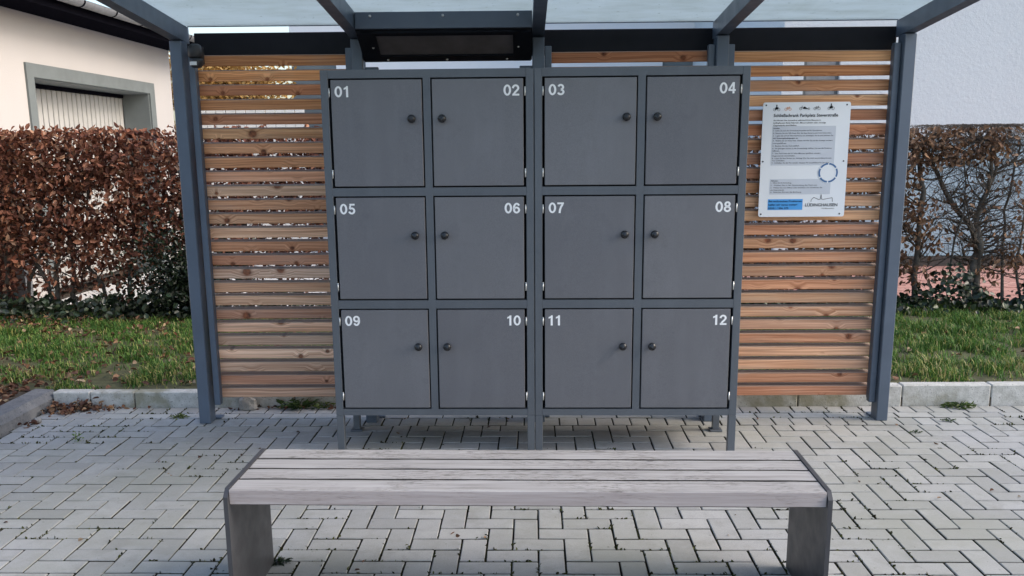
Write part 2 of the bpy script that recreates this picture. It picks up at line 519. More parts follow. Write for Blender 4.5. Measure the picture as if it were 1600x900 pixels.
def bevel_box(sx, sy, sz, b):
    hx, hy, hz = sx / 2, sy / 2, sz / 2
    vs, idx = [], {}
    for a in (-1, 1):
        for c in (-1, 1):
            for d in (-1, 1):
                for ax in range(3):
                    q = [a * (hx - b), c * (hy - b), d * (hz - b)]
                    q[ax] = (a * hx, c * hy, d * hz)[ax]
                    idx[(a, c, d, ax)] = len(vs)
                    vs.append(tuple(q))
    fs = []
    for ax in range(3):
        for s in (-1, 1):
            o1, o2 = [i for i in range(3) if i != ax]
            loop = []
            for (p, q) in ((-1, -1), (1, -1), (1, 1), (-1, 1)):
                key = [0, 0, 0]; key[ax] = s; key[o1] = p; key[o2] = q
                loop.append(idx[(*key, ax)])
            fs.append(tuple(loop))
    for ax in range(3):
        o1, o2 = [i for i in range(3) if i != ax]
        for p in (-1, 1):
            for q in (-1, 1):
                k0 = [0, 0, 0]; k0[ax] = -1; k0[o1] = p; k0[o2] = q
                k1 = list(k0); k1[ax] = 1
                fs.append((idx[(*k0, o1)], idx[(*k1, o1)], idx[(*k1, o2)], idx[(*k0, o2)]))
    for a in (-1, 1):
        for c in (-1, 1):
            for d in (-1, 1):
                fs.append(tuple(idx[(a, c, d, ax)] for ax in range(3)))
    # orient outwards
    out = []
    for f in fs:
        cen = Vector((0, 0, 0))
        for i in f:
            cen += Vector(vs[i])
        nrm = (Vector(vs[f[1]]) - Vector(vs[f[0]])).cross(Vector(vs[f[2]]) - Vector(vs[f[0]]))
        out.append(f if nrm.dot(cen) > 0 else f[::-1])
    return vs, out


def link(name, me, parent=None, loc=None, kind=None):
    ob = bpy.data.objects.new(name, me)
    COL.objects.link(ob)
    if parent is not None:
        ob.parent = parent
    if loc is not None:
        ob.location = loc
    if kind:
        ob["kind"] = kind
    return ob


def thing(name, label, cat, loc=(0, 0, 0), rotz=0.0, group=None):
    ob = bpy.data.objects.new(name, None)
    ob.empty_display_size = 0.1
    COL.objects.link(ob)
    ob.location = loc
    ob.rotation_euler = (0, 0, rotz)
    ob["label"] = label
    ob["category"] = cat
    if group:
        ob["group"] = group
    return ob


def tag(ob, label, cat, group=None):
    ob["label"] = label
    ob["category"] = cat
    if group:
        ob["group"] = group
    return ob


def np_mesh(name, V, F, tone, mat):
    """V (n,3), F (m,4) quads, tone (m,)"""
    me = bpy.data.meshes.new(name)
    V = np.asarray(V, np.float32); F = np.asarray(F, np.int32)
    me.vertices.add(len(V)); me.vertices.foreach_set("co", V.ravel())
    me.loops.add(F.size); me.loops.foreach_set("vertex_index", F.ravel())
    me.polygons.add(len(F))
    me.polygons.foreach_set("loop_start", np.arange(0, F.size, F.shape[1], dtype=np.int32))
    a = me.attributes.new("tone", 'FLOAT', 'FACE')
    a.data.foreach_set("value", np.asarray(tone, np.float32))
    me.materials.append(mat)
    me.update(calc_edges=True)
    me.validate()
    return me


def leaf_arrays(P, D, N, L, W, fold=0.35, curl=0.2):
    """pointed folded leaves: base P, direction D, normal N, length L, width W -> verts, quads"""
    D = D / np.linalg.norm(D, axis=1, keepdims=True)
    S = np.cross(D, N); S /= np.linalg.norm(S, axis=1, keepdims=True) + 1e-9
    U = np.cross(S, D)
    L = L[:, None]; W = W[:, None]
    n = len(P)
    tip = P + D * L - U * L * curl
    l1 = P + D * L * .28 + S * W * .42 + U * W * fold
    l2 = P + D * L * .66 + S * W * .40 + U * (W * fold - L * curl * .4)
    r1 = P + D * L * .28 - S * W * .42 + U * W * fold
    r2 = P + D * L * .66 - S * W * .40 + U * (W * fold - L * curl * .4)
    V = np.stack([P, l1, l2, tip, r2, r1], 1).reshape(-1, 3)
    b = (np.arange(n) * 6)[:, None]
    F = np.concatenate([b + np.array([[0, 3, 2, 1]]), b + np.array([[0, 5, 4, 3]])], 0)
    return V, F


def rand_dirs(n, up=0.0):
    d = NR.normal(size=(n, 3)); d[:, 2] += up
    return d / np.linalg.norm(d, axis=1, keepdims=True)


def tones(n, lo=0.0, hi=1.0, p=1.0):
    return lo + (hi - lo) * NR.random(n) ** p


def text_mesh(txt, size, bold=0.0, align='LEFT', sx=1.0, ext=0.0):
    cu = bpy.data.curves.new("lettering", 'FONT')
    cu.body = txt
    cu.size = size
    cu.align_x = align
    cu.offset = bold * size
    cu.extrude = ext
    cu.resolution_u = 3
    ob = bpy.data.objects.new("lettering", cu)
    COL.objects.link(ob)
    dg = bpy.context.evaluated_depsgraph_get()
    me = bpy.data.meshes.new_from_object(ob.evaluated_get(dg))
    bpy.data.objects.remove(ob)
    bpy.data.curves.remove(cu)
    co = np.zeros(len(me.vertices) * 3, np.float32)
    me.vertices.foreach_get("co", co)
    co = co.reshape(-1, 3)
    co[:, 0] *= sx
    # stand the text up: x right, z up, facing -Y
    V = np.stack([co[:, 0], -co[:, 2], co[:, 1]], 1)
    me.vertices.foreach_set("co", V.ravel())
    me.update()
    return me, V


# ================================================================== SETTING: ground
tb = MB()
tb.add([(-150, -120, -.12), (150, -120, -.12), (150, 200, -.12), (-150, 200, -.12)], [(0, 1, 2, 3)])
g = tb.build("ground", M['soil'], kind="structure")

# joint bed of the paved area; every paver is a child
jb = MB()
jb.box(-2.9, 9.0, -2.0, 5.24, -.10, -.016)
pavement = jb.build("pavement", M['joint'], kind="structure")

U = 0.1
GX, GY = 0.0186, 3.065


def paver_geom(sx, sy, seed):
    rr = random.Random(seed)
    vs = []
    gap = 0.0026 + rr.random() * 0.0012
    bv = 0.0022
    j = lambda s: (rr.random() - .5) * s
    hx, hy = sx / 2 - gap, sy / 2 - gap - .0016
    cs = [(-hx, -hy), (hx, -hy), (hx, hy), (-hx, hy)]
    tilt = (j(.006), j(.006))
    top = [(x * (1 - bv / hx) + j(.0016), y * (1 - bv / hy) + j(.0018)) for x, y in cs]
    rim = [(x + j(.0026), y + j(.0026)) for x, y in cs]
    zt = j(.0022)
    vs += [(x, y, zt + tilt[0] * x + tilt[1] * y) for x, y in top]
    vs += [(x, y, zt - .0035 + tilt[0] * x + tilt[1] * y) for x, y in rim]
    vs += [(x, y, -.03) for x, y in rim]
    fs = [(0, 1, 2, 3)]
    for i in range(4):
        k2 = (i + 1) % 4
        fs += [(4 + i, 4 + k2, k2, i), (8 + i, 8 + k2, 4 + k2, 4 + i)]
    return vs, fs


cells = []            # (x centre, y centre, sx, sy)
X0, X1 = -30, 62
for rr_ in range(-50, 18):
    for i in range(X0, X1):
        if (i - (rr_ + 1)) % 4 == 0:                         # lying brick, two columns of one row
            cells.append((GX + U * (i + 1), GY + U * (rr_ + .5), 2 * U, U))
for i in range(X0, X1):
    for rr_ in range(-51, 18):
        if (rr_ - i) % 4 == 0:                               # standing brick, two rows of one column
            n = 2 if rr_ < 17 else 1
            cells.append((GX + U * (i + .5), GY + U * (rr_ + n / 2), U, n * U))
for i in range(X0, X1):                                      # border rows along the kerb
    cells.append((GX + U * (i + .5) + .03, (4.866 + 5.006) / 2, U, .14))
    cells.append((GX + U * (i + .5) + .0, (5.106 + 5.236) / 2, U, .13))
    if i % 2 == 0:
        cells.append((GX + U * (i + 1) + .06, 5.056, 2 * U, .1))
fin = []
for (x, y, sx, sy) in cells:
    l, r_ = x - sx / 2, x + sx / 2
    if r_ < -2.88 or x > 6.0 or y < -1.9:
        continue
    if l < -2.897:
        if r_ + 2.897 < .03:
            continue
        l = -2.897
    fin.append(((l + r_) / 2, y, r_ - l, sy))


def to_px(x, y, z):
    d = Vector((x, y, z)) - cam.matrix_world.translation
    dep = d.dot(fw)
    if dep < .1:
        return (-9999, -9999, 1)
    return (801.7 + 1421.5 * d.dot(rt2) / dep, 523.1 - 1421.5 * d.dot(up2) / dep, dep)


def seen(x, y):
    u, v, dep = to_px(x, y, 0)
    return -20 < u < 1620 and 600 < v < 915


def hidden(x, y):
    u, v, dep = to_px(x, y, 0)
    return 345 < u < 1300 and 706 < v < 785 and True


vis = [c for c in fin if seen(c[0], c[1]) and not hidden(c[0], c[1])]
vis.sort(key=lambda c: c[1])
single = set(vis[:298])
pmesh = {}
rest = MB()
for c in fin:
    x, y, sx, sy = c
    if c in single:
        key = (round(sx, 3), round(sy, 3), RNG.randrange(9))
        if key not in pmesh:
            vs, fs = paver_geom(sx, sy, str(key))
            b_ = MB(); b_.add(vs, fs)
            pmesh[key] = b_.mesh("paver", M['paver'])
            pmesh[key].materials.append(M['joint'])
            pmesh[key].polygons.foreach_set("material_index", [1 if i in (2, 4, 6, 8) else 0 for i in range(9)])
        ob = link("paver", pmesh[key], pavement, (x, y, RNG.uniform(-.0012, .0012)))
        ob.rotation_euler = (0, 0, RNG.uniform(-.005, .005))
    else:
        vs, fs = paver_geom(sx, sy, RNG.random())
        dz = RNG.uniform(-.0012, .0012)
        rest.add([(a + x, b + y, e + dz) for a, b, e in vs], fs, RNG.uniform(.01, 1))
pf_ = rest.build("paver_field", M['paver'], pavement, kind="stuff")
pf_.data.materials.append(M['joint'])
pf_.data.polygons.foreach_set("material_index", [1 if i % 9 in (2, 4, 6, 8) else 0 for i in range(len(pf_.data.polygons))])

# low retaining kerb along the lawn, stone by stone
kerb = MB().box(-2.9, 8, 5.245, 5.31, -.1, .05).build("kerb", M['soil'], kind="structure")
edges = [-2.9, -2.67, -2.40, -1.93, -1.43, -.93, -.43, .07, .57, 1.07, 1.57, 2.18, 2.70, 3.20, 3.70, 4.2, 4.7, 5.2, 5.7, 6.2, 6.7, 7.2]
for a, b in zip(edges[:-1], edges[1:]):
    top = .094 + (max(-2, min(2.5, (a + b) / 2)) + 2) / 4.5 * .033
    s = MB().box(-(b - a) / 2 + .003, (b - a) / 2 - .003, -.04, .04, -.12, top + RNG.uniform(-.003, .003), .006)
    o_ = s.build("kerb_stone", M['kerb'], kerb, ((a + b) / 2, 5.28 + RNG.uniform(-.003, .003), 0))
    o_.rotation_euler = (0, RNG.uniform(-.004, .004), RNG.uniform(-.005, .005))
dk = MB().box(-3.0, -2.93, -1, 5.24, -.12, .04).build("bed_kerb", M['soil'], kind="structure")
ys = [5.31, 4.24, 3.24, 2.24, 1.24, .24, -.76]
for b, a in zip(ys[:-1], ys[1:]):
    s = MB().prism([(-.075, -.1), (.06, -.1), (.06, .055), (.035, .095), (-.075, .1)], a + .003, b - .003, 'y')
    s.build("bed_kerb_stone", M['dark_kerb'], dk, (-2.96, 0, RNG.uniform(-.003, .003)))


def sheet(name, x0, x1, y0, y1, nx, ny, zf, mat):
    b = MB()
    vs = [(x0 + (x1 - x0) * i / nx, y0 + (y1 - y0) * j / ny) for j in range(ny + 1) for i in range(nx + 1)]
    vs = [(x, y, zf(x, y)) for x, y in vs]
    fs = [(j * (nx + 1) + i, j * (nx + 1) + i + 1, (j + 1) * (nx + 1) + i + 1, (j + 1) * (nx + 1) + i) for j in range(ny) for i in range(nx)]
    b.add(vs, fs)
    return b.build(name, mat, kind="structure", smooth=True)


def lawn_z(x, y):
    e = .085 + (max(-2, min(2.5, x)) + 2) / 4.5 * .033
    return e + .018 * mnoise.noise(Vector((x * 1.3, y * 1.3, 3))) + .008 * mnoise.noise(Vector((x * 6, y * 6, 1))) + .01 * min(1, (y - 5.3))


sheet("lawn", -8, 8, 5.315, 8.15, 150, 40, lawn_z, M['turf_soil'])
sheet("leaf_bed", -5, -3.035, -1, 5.315, 20, 60, lambda x, y: .075 + .02 * mnoise.noise(Vector((x * 3, y * 3, 7))), M['soil'])
pp = MB(); pp.box(-4.98, .6, 8.16, 17.9, -.1, -.02)
pp.build("path", M['pale_path'], kind="structure")

# red brick paving behind the right hedge
rb = MB().box(.62, 12, 8.16, 11.58, -.1, -.012).build("brick_paving", M['joint'], kind="structure")
b_ = MB()
yy = 8.18
row = 0
while yy < 11.5:
    xx = .7 - (row % 2) * .1
    while xx < 9:
        b_.box(xx + .003, xx + .197, yy + .003, yy + .097, -.05, RNG.uniform(-.003, .002), tone=RNG.uniform(.02, 1))
        xx += .2
    yy += .1
    row += 1
b_.build("paving_brick", M['red_brick'], rb, kind="stuff")

# ================================================================== grass, ivy, litter
def grass_patch(name, boxes, dens, seed):
    Vs, Fs, Ts = [], [], []
    base = 0
    for (x0, x1, y0, y1, tall) in boxes:
        n = int((x1 - x0) * (y1 - y0) * dens)
        x = NR.uniform(x0, x1, n); y = NR.uniform(y0, y1, n)
        dn = np.array([mnoise.noise(Vector((a * 3.1, b * 3.1, 5))) + .6 * mnoise.noise(Vector((a * 9, b * 9, 8))) for a, b in zip(x, y)])
        keep = dn + NR.uniform(-.35, .35, n) > -.12 + .14 * (y < 5.75) + .10 * (x < 0)
        x, y, dn = x[keep], y[keep], dn[keep]
        n = len(x)
        z = np.array([lawn_z(a, b) for a, b in zip(x, y)]) - .004
        h = (.024 + .042 * NR.random(n) + .095 * np.clip(dn, 0, 1) * NR.random(n)) * tall
        h *= np.where(y < 5.42, .55, 1)
        az = NR.uniform(0, 2 * np.pi, n)
        az = np.where((y < 5.37) & (NR.random(n) < .7), NR.normal(-1.57, .6, n), az)
        lean = NR.uniform(.15, 1.0, n)
        dx, dy = np.cos(az) * lean, np.sin(az) * lean
        wdt = NR.uniform(.0022, .0042, n)
        sx, sy = -np.sin(az) * wdt, np.cos(az) * wdt
        P0 = np.stack([x, y, z], 1)
        P1 = np.stack([x + dx * h * .35, y + dy * h * .35, z + h * .62], 1)
        P2 = np.stack([x + dx * h * .95, y + dy * h * .95, z + h * (1.0 - .25 * lean)], 1)
        S = np.stack([sx, sy, np.zeros(n)], 1)
        V = np.stack([P0 - S, P0 + S, P1 + S * .8, P1 - S * .8, P2 + S * .12, P2 - S * .12], 1).reshape(-1, 3)
        b = (np.arange(n) * 6)[:, None] + base
        F = np.concatenate([b + np.array([[0, 1, 2, 3]]), b + np.array([[3, 2, 4, 5]])], 0)
        dry = NR.random(n) < np.where(y < 5.75, .36, .13)
        t = np.where(dry, NR.uniform(.80, 1, n), np.clip(NR.normal(.36, .22, n) - .25 * dn, 0.02, .8))
        Vs.append(V); Fs.append(F); Ts.append(np.concatenate([t, t]))
        base += len(V)
    me = np_mesh(name, np.concatenate(Vs), np.concatenate(Fs), np.concatenate(Ts), M['grass'])
    return link(name, me, kind="stuff")


grass_patch("grass", [(-6, -1.7, 5.325, 7.9, .9), (1.75, 6, 5.335, 7.9, 1.05), (-1.7, 1.75, 5.33, 7.9, .5)], 7000, 1)


def litter(name, spots, mat, seed, size=(.03, .06), lift=.004):
    Ps = []
    for (x, y, sx, sy, z, n, zs) in spots:
        q = np.stack([NR.normal(x, sx, n), NR.normal(y, sy, n), np.abs(NR.normal(0, zs, n)) + lift], 1)
        if name == 'fallen_leaves':
            q = q[(q[:, 1] > 5.33) | (q[:, 0] < -3.06)]
        if z is None:
            q[:, 2] += np.array([lawn_z(a, b) for a, b in q[:, :2]]) + .01
        else:
            q[:, 2] += z
        Ps.append(q)
    P = np.concatenate(Ps)
    n = len(P)
    D = rand_dirs(n); D[:, 2] *= .35
    N = rand_dirs(n, 1.4)
    V, F = leaf_arrays(P, D, N, NR.uniform(size[0], size[1], n), NR.uniform(size[0] * .6, size[1] * .62, n), .35, NR.uniform(-.1, .4))
    t = tones(n, .02, 1, 1.3)
    return link(name, np_mesh(name, V, F, np.concatenate([t, t]), mat), kind="stuff")


sp = [(-3.4, 5.1, .28, .35, .085, 700, .018), (-3.3, 4.4, .2, .5, .085, 500, .015), (-3.5, 3, .3, 1.2, .085, 700, .015)]
for i in range(150):                                   # scattered over the left lawn
    sp.append((RNG.uniform(-4.2, -1.8), RNG.uniform(5.38, 7.6), .16, .1, None, 5, .006))
for i in range(30):
    sp.append((RNG.uniform(1.8, 4.4), RNG.uniform(5.36, 7.6), .15, .08, None, 3, .006))
sp.append((-4.6, 7.4, .5, .25, None, 350, .02))
litter("fallen_leaves", sp, M['litter'], 2)
litter("leaf_pile", [(-2.72, 5.19, .085, .045, .0, 150, .022), (-2.80, 5.12, .045, .05, .0, 45, .015), (-2.55, 5.21, .09, .02, .0, 25, .008), (-2.84, 4.88, .02, .03, 0, 9, .01), (-1.55, 5.21, .25, .02, 0, 26, .006), (-1.2, 5.22, .2, .015, 0, 15, .006)], M['litter'], 3, (.022, .045))

q_ = [(RNG.uniform(-2.8, 3.0), RNG.uniform(2.8, 5.0), .01, .01, .0, 1, .002) for i in range(70)]
litter("paving_litter", q_, M['litter'], 5, (.012, .03), .002)

# ivy along the hedge feet
def ivy(name, x0, x1, n, hmax):
    x = NR.uniform(x0, x1, n); y = NR.normal(7.74, .15, n)
    hh = np.array([.05 + .30 * max(0, mnoise.noise(Vector((a * 2.1, 3, 3))) + .42) for a in x]) * hmax
    z = np.array([lawn_z(a, b) for a, b in zip(x, y)]) + np.abs(NR.random(n)) * hh
    P = np.stack([x, y, z], 1)
    D = rand_dirs(n); N = rand_dirs(n); N[:, 1] -= 1.0; N[:, 2] += .8
    L = NR.uniform(.035, .065, n)
    V, F = leaf_arrays(P, D, N, L, L * .85, .2, .1)
    t = tones(n, .02, 1, 1.5)
    return link(name, np_mesh(name, V, F, np.concatenate([t, t]), M['ivy_leaf']), kind="stuff")


ivy("ivy", -6, 6, 9500, 1.0)

# ================================================================== beech hedges
def grow(mb, p, d, length, r, depth, rng, flat=.5):
    pts = [Vector(p)]
    rad = [r]
    n = 4
    d = Vector(d).normalized()
    for i in range(n):
        d = (d + Vector((rng.gauss(0, .22), rng.gauss(0, .22) * flat, rng.gauss(.03, .20)))).normalized()
        q = pts[-1] + d * length / n
        q.y = min(8.18, max(7.72, q.y))
        if q.z > 1.68:
            q.z = 1.68 - rng.random() * .03
        pts.append(q)
        rad.append(max(.0011, r * (1 - .7 * (i + 1) / n)))
    mb.tube(pts, rad, 4 if r < .006 else 5, cap=False)
    tips = [(pts[-1], d)]
    if depth > 0:
        for i in range(rng.choice((2, 3, 3))):
            k_ = rng.randrange(1, n + 1)
            dd = (d + Vector((rng.gauss(0, .8), rng.gauss(0, .5), rng.gauss(.1, .6))))
            tips += grow(mb, pts[k_], dd, length * rng.uniform(.45, .75), max(.0014, rad[k_] * .7), depth - 1, rng, flat)
    return tips


def stem(root, pts, r0, r1, mb_tw, rng, ntw, y=7.95, wob=.02, dens=1.0):
    pl = []
    for i, (x, z) in enumerate(pts):
        pl.append(Vector((x, y + (i > 0) * rng.uniform(-.06, .06), z)))
    fine = []
    for a, b in zip(pl[:-1], pl[1:]):
        for s in range(3):
            q = a.lerp(b, s / 3)
            fine.append(q + Vector((rng.gauss(0, wob * .3), rng.gauss(0, wob * .3), 0)))
    fine.append(pl[-1])
    n = len(fine)
    rad = [(r0 + (r1 - r0) * i / (n - 1)) * rng.uniform(.93, 1.1) for i in range(n)]
    mb = MB().tube(fine, rad, 8)
    mb.build("stem", M['bark'], root, smooth=True)
    tips = []
    for i in range(ntw):
        k_ = rng.randrange(max(1, n // 5), n)
        side = rng.choice((-1, 1))
        d = Vector((side * rng.uniform(.4, 1), rng.uniform(-.6, .5), rng.uniform(-.05, .8)))
        tips += grow(mb_tw, fine[k_], d, rng.uniform(.16, .42), max(.0022, rad[k_] * .32), 2, rng)
    return tips


def hedge_leaves(name, root, n, x0, x1, densf, mat, lo, hi, pw, y0=7.70, y1=8.2, size=(.032, .074), hang=.5):
    P = np.stack([NR.uniform(x0, x1, n), y0 + (y1 - y0) * NR.beta(.8, 1.1, n), NR.uniform(.12, 1.76, n)], 1)
    pr = np.array([densf(a, c, b) for a, b, c in P])
    P = P[NR.random(n) < pr]
    n = len(P)
    D = rand_dirs(n); D[:, 2] -= hang
    N = rand_dirs(n); N[:, 1] -= .55
    L = NR.uniform(size[0], size[1], n)
    V, F = leaf_arrays(P, D, N, L, L * NR.uniform(.42, .68, n), .34, NR.uniform(-.1, .55, (n, 1)))
    t = tones(n, lo, hi, pw)
    me = np_mesh(name, V, F, np.concatenate([t, t]), mat)
    return link(name, me, root, kind="stuff")


def nz(x, z, s, o):
    return mnoise.noise(Vector((x * s, o, z * s)))


def dens_left(x, z, y):
    top = 1.70 + .035 * nz(x, 0, 5, 2) + .015 * nz(x, 0, 19, 4)
    if z > top:
        return 0
    f = .92 if z > .95 else .92 * max(0.0, (z - .16) / .79) ** 1.35
    a = nz(x, z, 3.2, 9) + .7 * nz(x, z, 8, 5)
    f *= min(1, max(.05, .95 + 1.2 * a)) if z < 1.25 else min(1, max(.3, 1.05 + .9 * a))
    if x > -3.35 and x < -2.6:
        f *= .62 if z > 1.0 else .8
    if x > -2.6:
        f *= .8
    return f


def dens_right(x, z, y):
    top = 1.665 + .03 * nz(x, 0, 6, 12)
    if z > top:
        return 0
    a = nz(x, z, 4.5, 19) + .6 * nz(x, z, 11, 15)
    if x < 3.05:
        return min(1, max(0, .8 + a)) * .9
    if z > 1.36 + .05 * nz(x, 0, 7, 1):
        return (.95 if x < 3.95 else .22) * min(1, max(.1, .8 + a))
    if x < 3.42 and z > .66:
        return .55 * min(1, max(0, .55 + 1.6 * a))
    if .35 < z < .68:
        return .34 * min(1, max(0, .25 + 1.8 * a))
    return .20 * min(1, max(0, .2 + 1.5 * a))


rg = random.Random(21)
hl = thing("beech_hedge", "dense clipped beech hedge with dry copper brown leaves, left of the shelter", "hedge", (0, 0, 0))
tw = MB()
LS = {'LA': [(-4.56, 0.03), (-4.5, 0.38), (-4.37, 0.61), (-4.31, 0.89), (-4.31, 1.23), (-4.24, 1.58)],
      'LB': [(-4.3, -0.02), (-4.29, 0.24), (-4.31, 0.38), (-4.37, 0.55), (-4.4, 0.89), (-4.42, 1.4)],
      'LC': [(-4.27, 0.05), (-4.21, 0.49), (-4.19, 0.83), (-4.11, 1.17), (-4.1, 1.58)],
      'LD': [(-4.06, 0.06), (-4.12, 0.26), (-4.09, 0.49), (-4.1, 0.78), (-4.09, 1.17), (-4.0, 1.58)],
      'LE': [(-3.8, 0.06), (-3.83, 0.35), (-3.93, 0.49), (-3.93, 0.78), (-3.85, 1.4)],
      'LF': [(-3.6, 0.06), (-3.58, 0.43), (-3.52, 0.77), (-3.52, 1.16), (-3.45, 1.58)],
      'LG': [(-3.21, 0.06), (-3.21, 0.37), (-3.14, 0.77), (-3.13, 1.16), (-3.14, 1.58)],
      'LH': [(-4.76, 0.03), (-4.66, 0.44), (-4.66, 0.78), (-4.54, 1.17), (-4.51, 1.58)]}
for k_, pts in LS.items():
    stem(hl, pts, .026 if k_ in ('LB', 'LC', 'LD') else .020, .008, tw, rg, 15)
x = -2.85
while x < .4:
    stem(hl, [(x, .05), (x + rg.uniform(-.05, .05), .5), (x + rg.uniform(-.1, .1), 1.0), (x + rg.uniform(-.12, .12), 1.55)], .022, .008, tw, rg, 8)
    x += rg.uniform(.28, .42)
for x in (-5.1, -5.5, -5.9):
    stem(hl, [(x, .05), (x + .03, .5), (x - .05, 1.0), (x + .04, 1.55)], .022, .008, tw, rg, 8)
tw.build("twigs", M['twig'], hl, kind="stuff")
hedge_leaves("leaves", hl, 28500, -4.95, -2.45, dens_left, M['beech_leaf'], 0.0, 1.0, 1.05)
hedge_leaves("leaves", hl, 24000, -2.45, .45, dens_left, M['beech_leaf'], 0.0, .9, 1.2)
hedge_leaves("leaves", hl, 4500, -6.2, -4.95, dens_left, M['beech_leaf'], 0.0, .9, 1.2)

hr = thing("beech_hedge", "thin half bare beech hedge with a tan leafy top, right of the shelter", "hedge", (0, 0, 0))
tw = MB()
RS = {'A': ([(3.35, 0.05), (3.35, 0.4), (3.35, 0.73), (3.32, 1.12), (3.28, 1.44), (3.3, 1.57)], .032, .014, 24),
      'B': ([(3.79, 0.05), (3.82, 0.42), (3.86, 0.59), (3.8, 0.78), (3.68, 0.95), (3.55, 1.11), (3.46, 1.28), (3.38, 1.39), (3.3, 1.48)], .034, .010, 22),
      'C': ([(3.9, 0.05), (3.88, 0.45), (3.85, 0.67), (3.84, 0.89), (3.88, 1.11), (3.89, 1.27), (3.88, 1.55)], .036, .012, 22),
      'D': ([(3.86, 0.59), (3.86, 0.87), (3.93, 1.3), (3.94, 1.56)], .018, .010, 14),
      'E': ([(3.62, 0.08), (3.63, 0.67), (3.68, 0.95), (3.71, 1.17), (3.64, 1.47)], .010, .005, 12),
      'F': ([(4.11, 0.08), (4.09, 0.56), (4.08, 0.95), (4.12, 1.38), (4.11, 1.55)], .014, .007, 16),
      'G': ([(4.29, 0.08), (4.21, 0.5), (4.22, 0.95), (4.23, 1.48)], .013, .006, 16),
      'H': ([(3.29, 1.53), (3.52, 1.46), (3.78, 1.55), (4.16, 1.5), (4.58, 1.55)], .011, .006, 26),
      'I': ([(3.34, 1.36), (3.58, 1.4), (3.69, 1.52), (3.78, 1.57)], .012, .007, 10),
      'J': ([(3.87, 1.25), (4.05, 1.36), (4.3, 1.40), (4.6, 1.47)], .010, .005, 12),
      'K': ([(3.1, 0.05), (3.14, .5), (3.1, 1.0), (3.12, 1.55)], .020, .009, 12)}
for k_, (pts, r0, r1, n) in RS.items():
    stem(hr, pts, r0, r1, tw, rg, int(n * 2.5))
for x in (.7, 1.1, 1.5, 1.85, 2.25, 2.6, 2.9, 4.75, 5.1, 5.5):
    stem(hr, [(x, .05), (x + rg.uniform(-.05, .05), .5), (x + rg.uniform(-.1, .1), 1.0), (x + rg.uniform(-.12, .12), 1.55)], .020, .008, tw, rg, 10)
tw.build("twigs", M['twig'], hr, kind="stuff")
hedge_leaves("leaves", hr, 13000, 2.98, 4.7, dens_right, M['tan_leaf'], 0.0, 1.0, 1.1, hang=.9, size=(.034, .064))
hedge_leaves("leaves", hr, 14000, .45, 2.98, dens_right, M['tan_leaf'], 0.0, .85, 1.3)
hedge_leaves("leaves", hr, 1500, 4.7, 6, dens_right, M['tan_leaf'], 0.0, .85, 1.3)

# dark evergreen shrub in the left hedge next to the post
es = thing("evergreen_shrub", "dark green shrub low in front of the copper hedge beside the left shelter post", "shrub", (-2.95, 7.7, .09))
eb = MB()
for i in range(9):
    a = rg.uniform(0, 6.28)
    eb.tube([(0, 0, 0), (.1 * math.cos(a), .05 * math.sin(a), .25), (.25 * math.cos(a), .1 * math.sin(a), .5)], [.01, .007, .003], 5)
eb.build("stems", M['twig'], es, kind="stuff")
n = 5200
P = NR.normal(0, 1, (n, 3)) * np.array([.24, .10, .23]) + np.array([.02, 0, .32]); P = P[P[:, 2] > 0]; n = len(P)
L = NR.uniform(.025, .05, n)
V, F = leaf_arrays(P, rand_dirs(n), rand_dirs(n), L, L * .6, .2, .15)
t = tones(n, 0, .55, 1.3)
link("leaves", np_mesh("leaves", V, F, np.concatenate([t, t]), M['ivy_leaf']), es, kind="stuff")


# ================================================================== houses
WX = -5.0
hs = thing("garage", "low cream rendered garage with grey framed opening, gutter and dark eave, left of the shelter", "garage", (WX, 9, 0))
oy0, oy1, oz1 = 9.335 - 9, 12.16 - 9, 2.245            # opening, local
wl = MB()
wl.box(-.30, 0, -5.0, oy0, -.1, 2.86)
wl.box(-.30, 0, oy1, 3.95, -.1, 2.86)
wl.box(-.30, 0, oy0, oy1, oz1, 2.86)
wl.box(-6, -.30, -5.0, -4.7, -.1, 2.86)
wl.box(-6, -.30, 3.65, 3.95, -.1, 2.86)
wl.box(-6.3, -6, -5.0, 3.95, -.1, 2.86)
wl.build("wall", M['render_warm'], hs)
tr = MB()                                              # trim band round the opening, proud of the wall, and the deep reveals
tr.box(.0, .022, oy0 - .13, oy0, -.1, oz1 + .135)
tr.box(.0, .022, oy1, oy1 + .15, -.1, oz1 + .135)
tr.box(.0, .022, oy0, oy1, oz1, oz1 + .135)
tr.box(-.345, -.001, oy0 - .002, oy0 + .012, -.1, oz1 + .002)
tr.box(-.345, -.001, oy1 - .012, oy1 + .002, -.1, oz1 + .002)
tr.box(-.345, -.001, oy0 + .012, oy1 - .012, oz1 - .012, oz1 + .002)
tr.build("window_trim", M['grey_trim'], hs)
gd = MB().box(-.42, -.385, oy0, oy1, -.05, oz1 - .014).build("garage_door", M['lamella_gap'], hs)
nb = 25
pit = (oy1 - oy0 - .03) / nb
bm_ = MB().box(-.02, .02, -pit / 2 + .011, pit / 2 - .011, 0, oz1 - .06, .006).mesh("door_board", M['lamella'])
for i in range(nb):
    link("door_board", bm_, gd, (-.366, oy0 + .015 + pit * (i + .5), 0))
MB().box(-.38, -.33, oy0 + .02, oy1 - .015, oz1 - .058, oz1 - .016).build("door_rail", M['fascia'], hs)
rf = MB()
rf.box(-6.5, .40, -5.3, 4.02, 2.93, 3.02)
rf.add([(.46, -5.3, 3.021), (.46, 4.02, 3.021), (-3, 4.02, 3.5), (-3, -5.3, 3.5), (-6.5, -5.3, 3.021), (-6.5, 4.02, 3.021)], [(0, 1, 2, 3), (3, 2, 5, 4)])
roof = rf.build("roof", M['roof_tile'], hs)
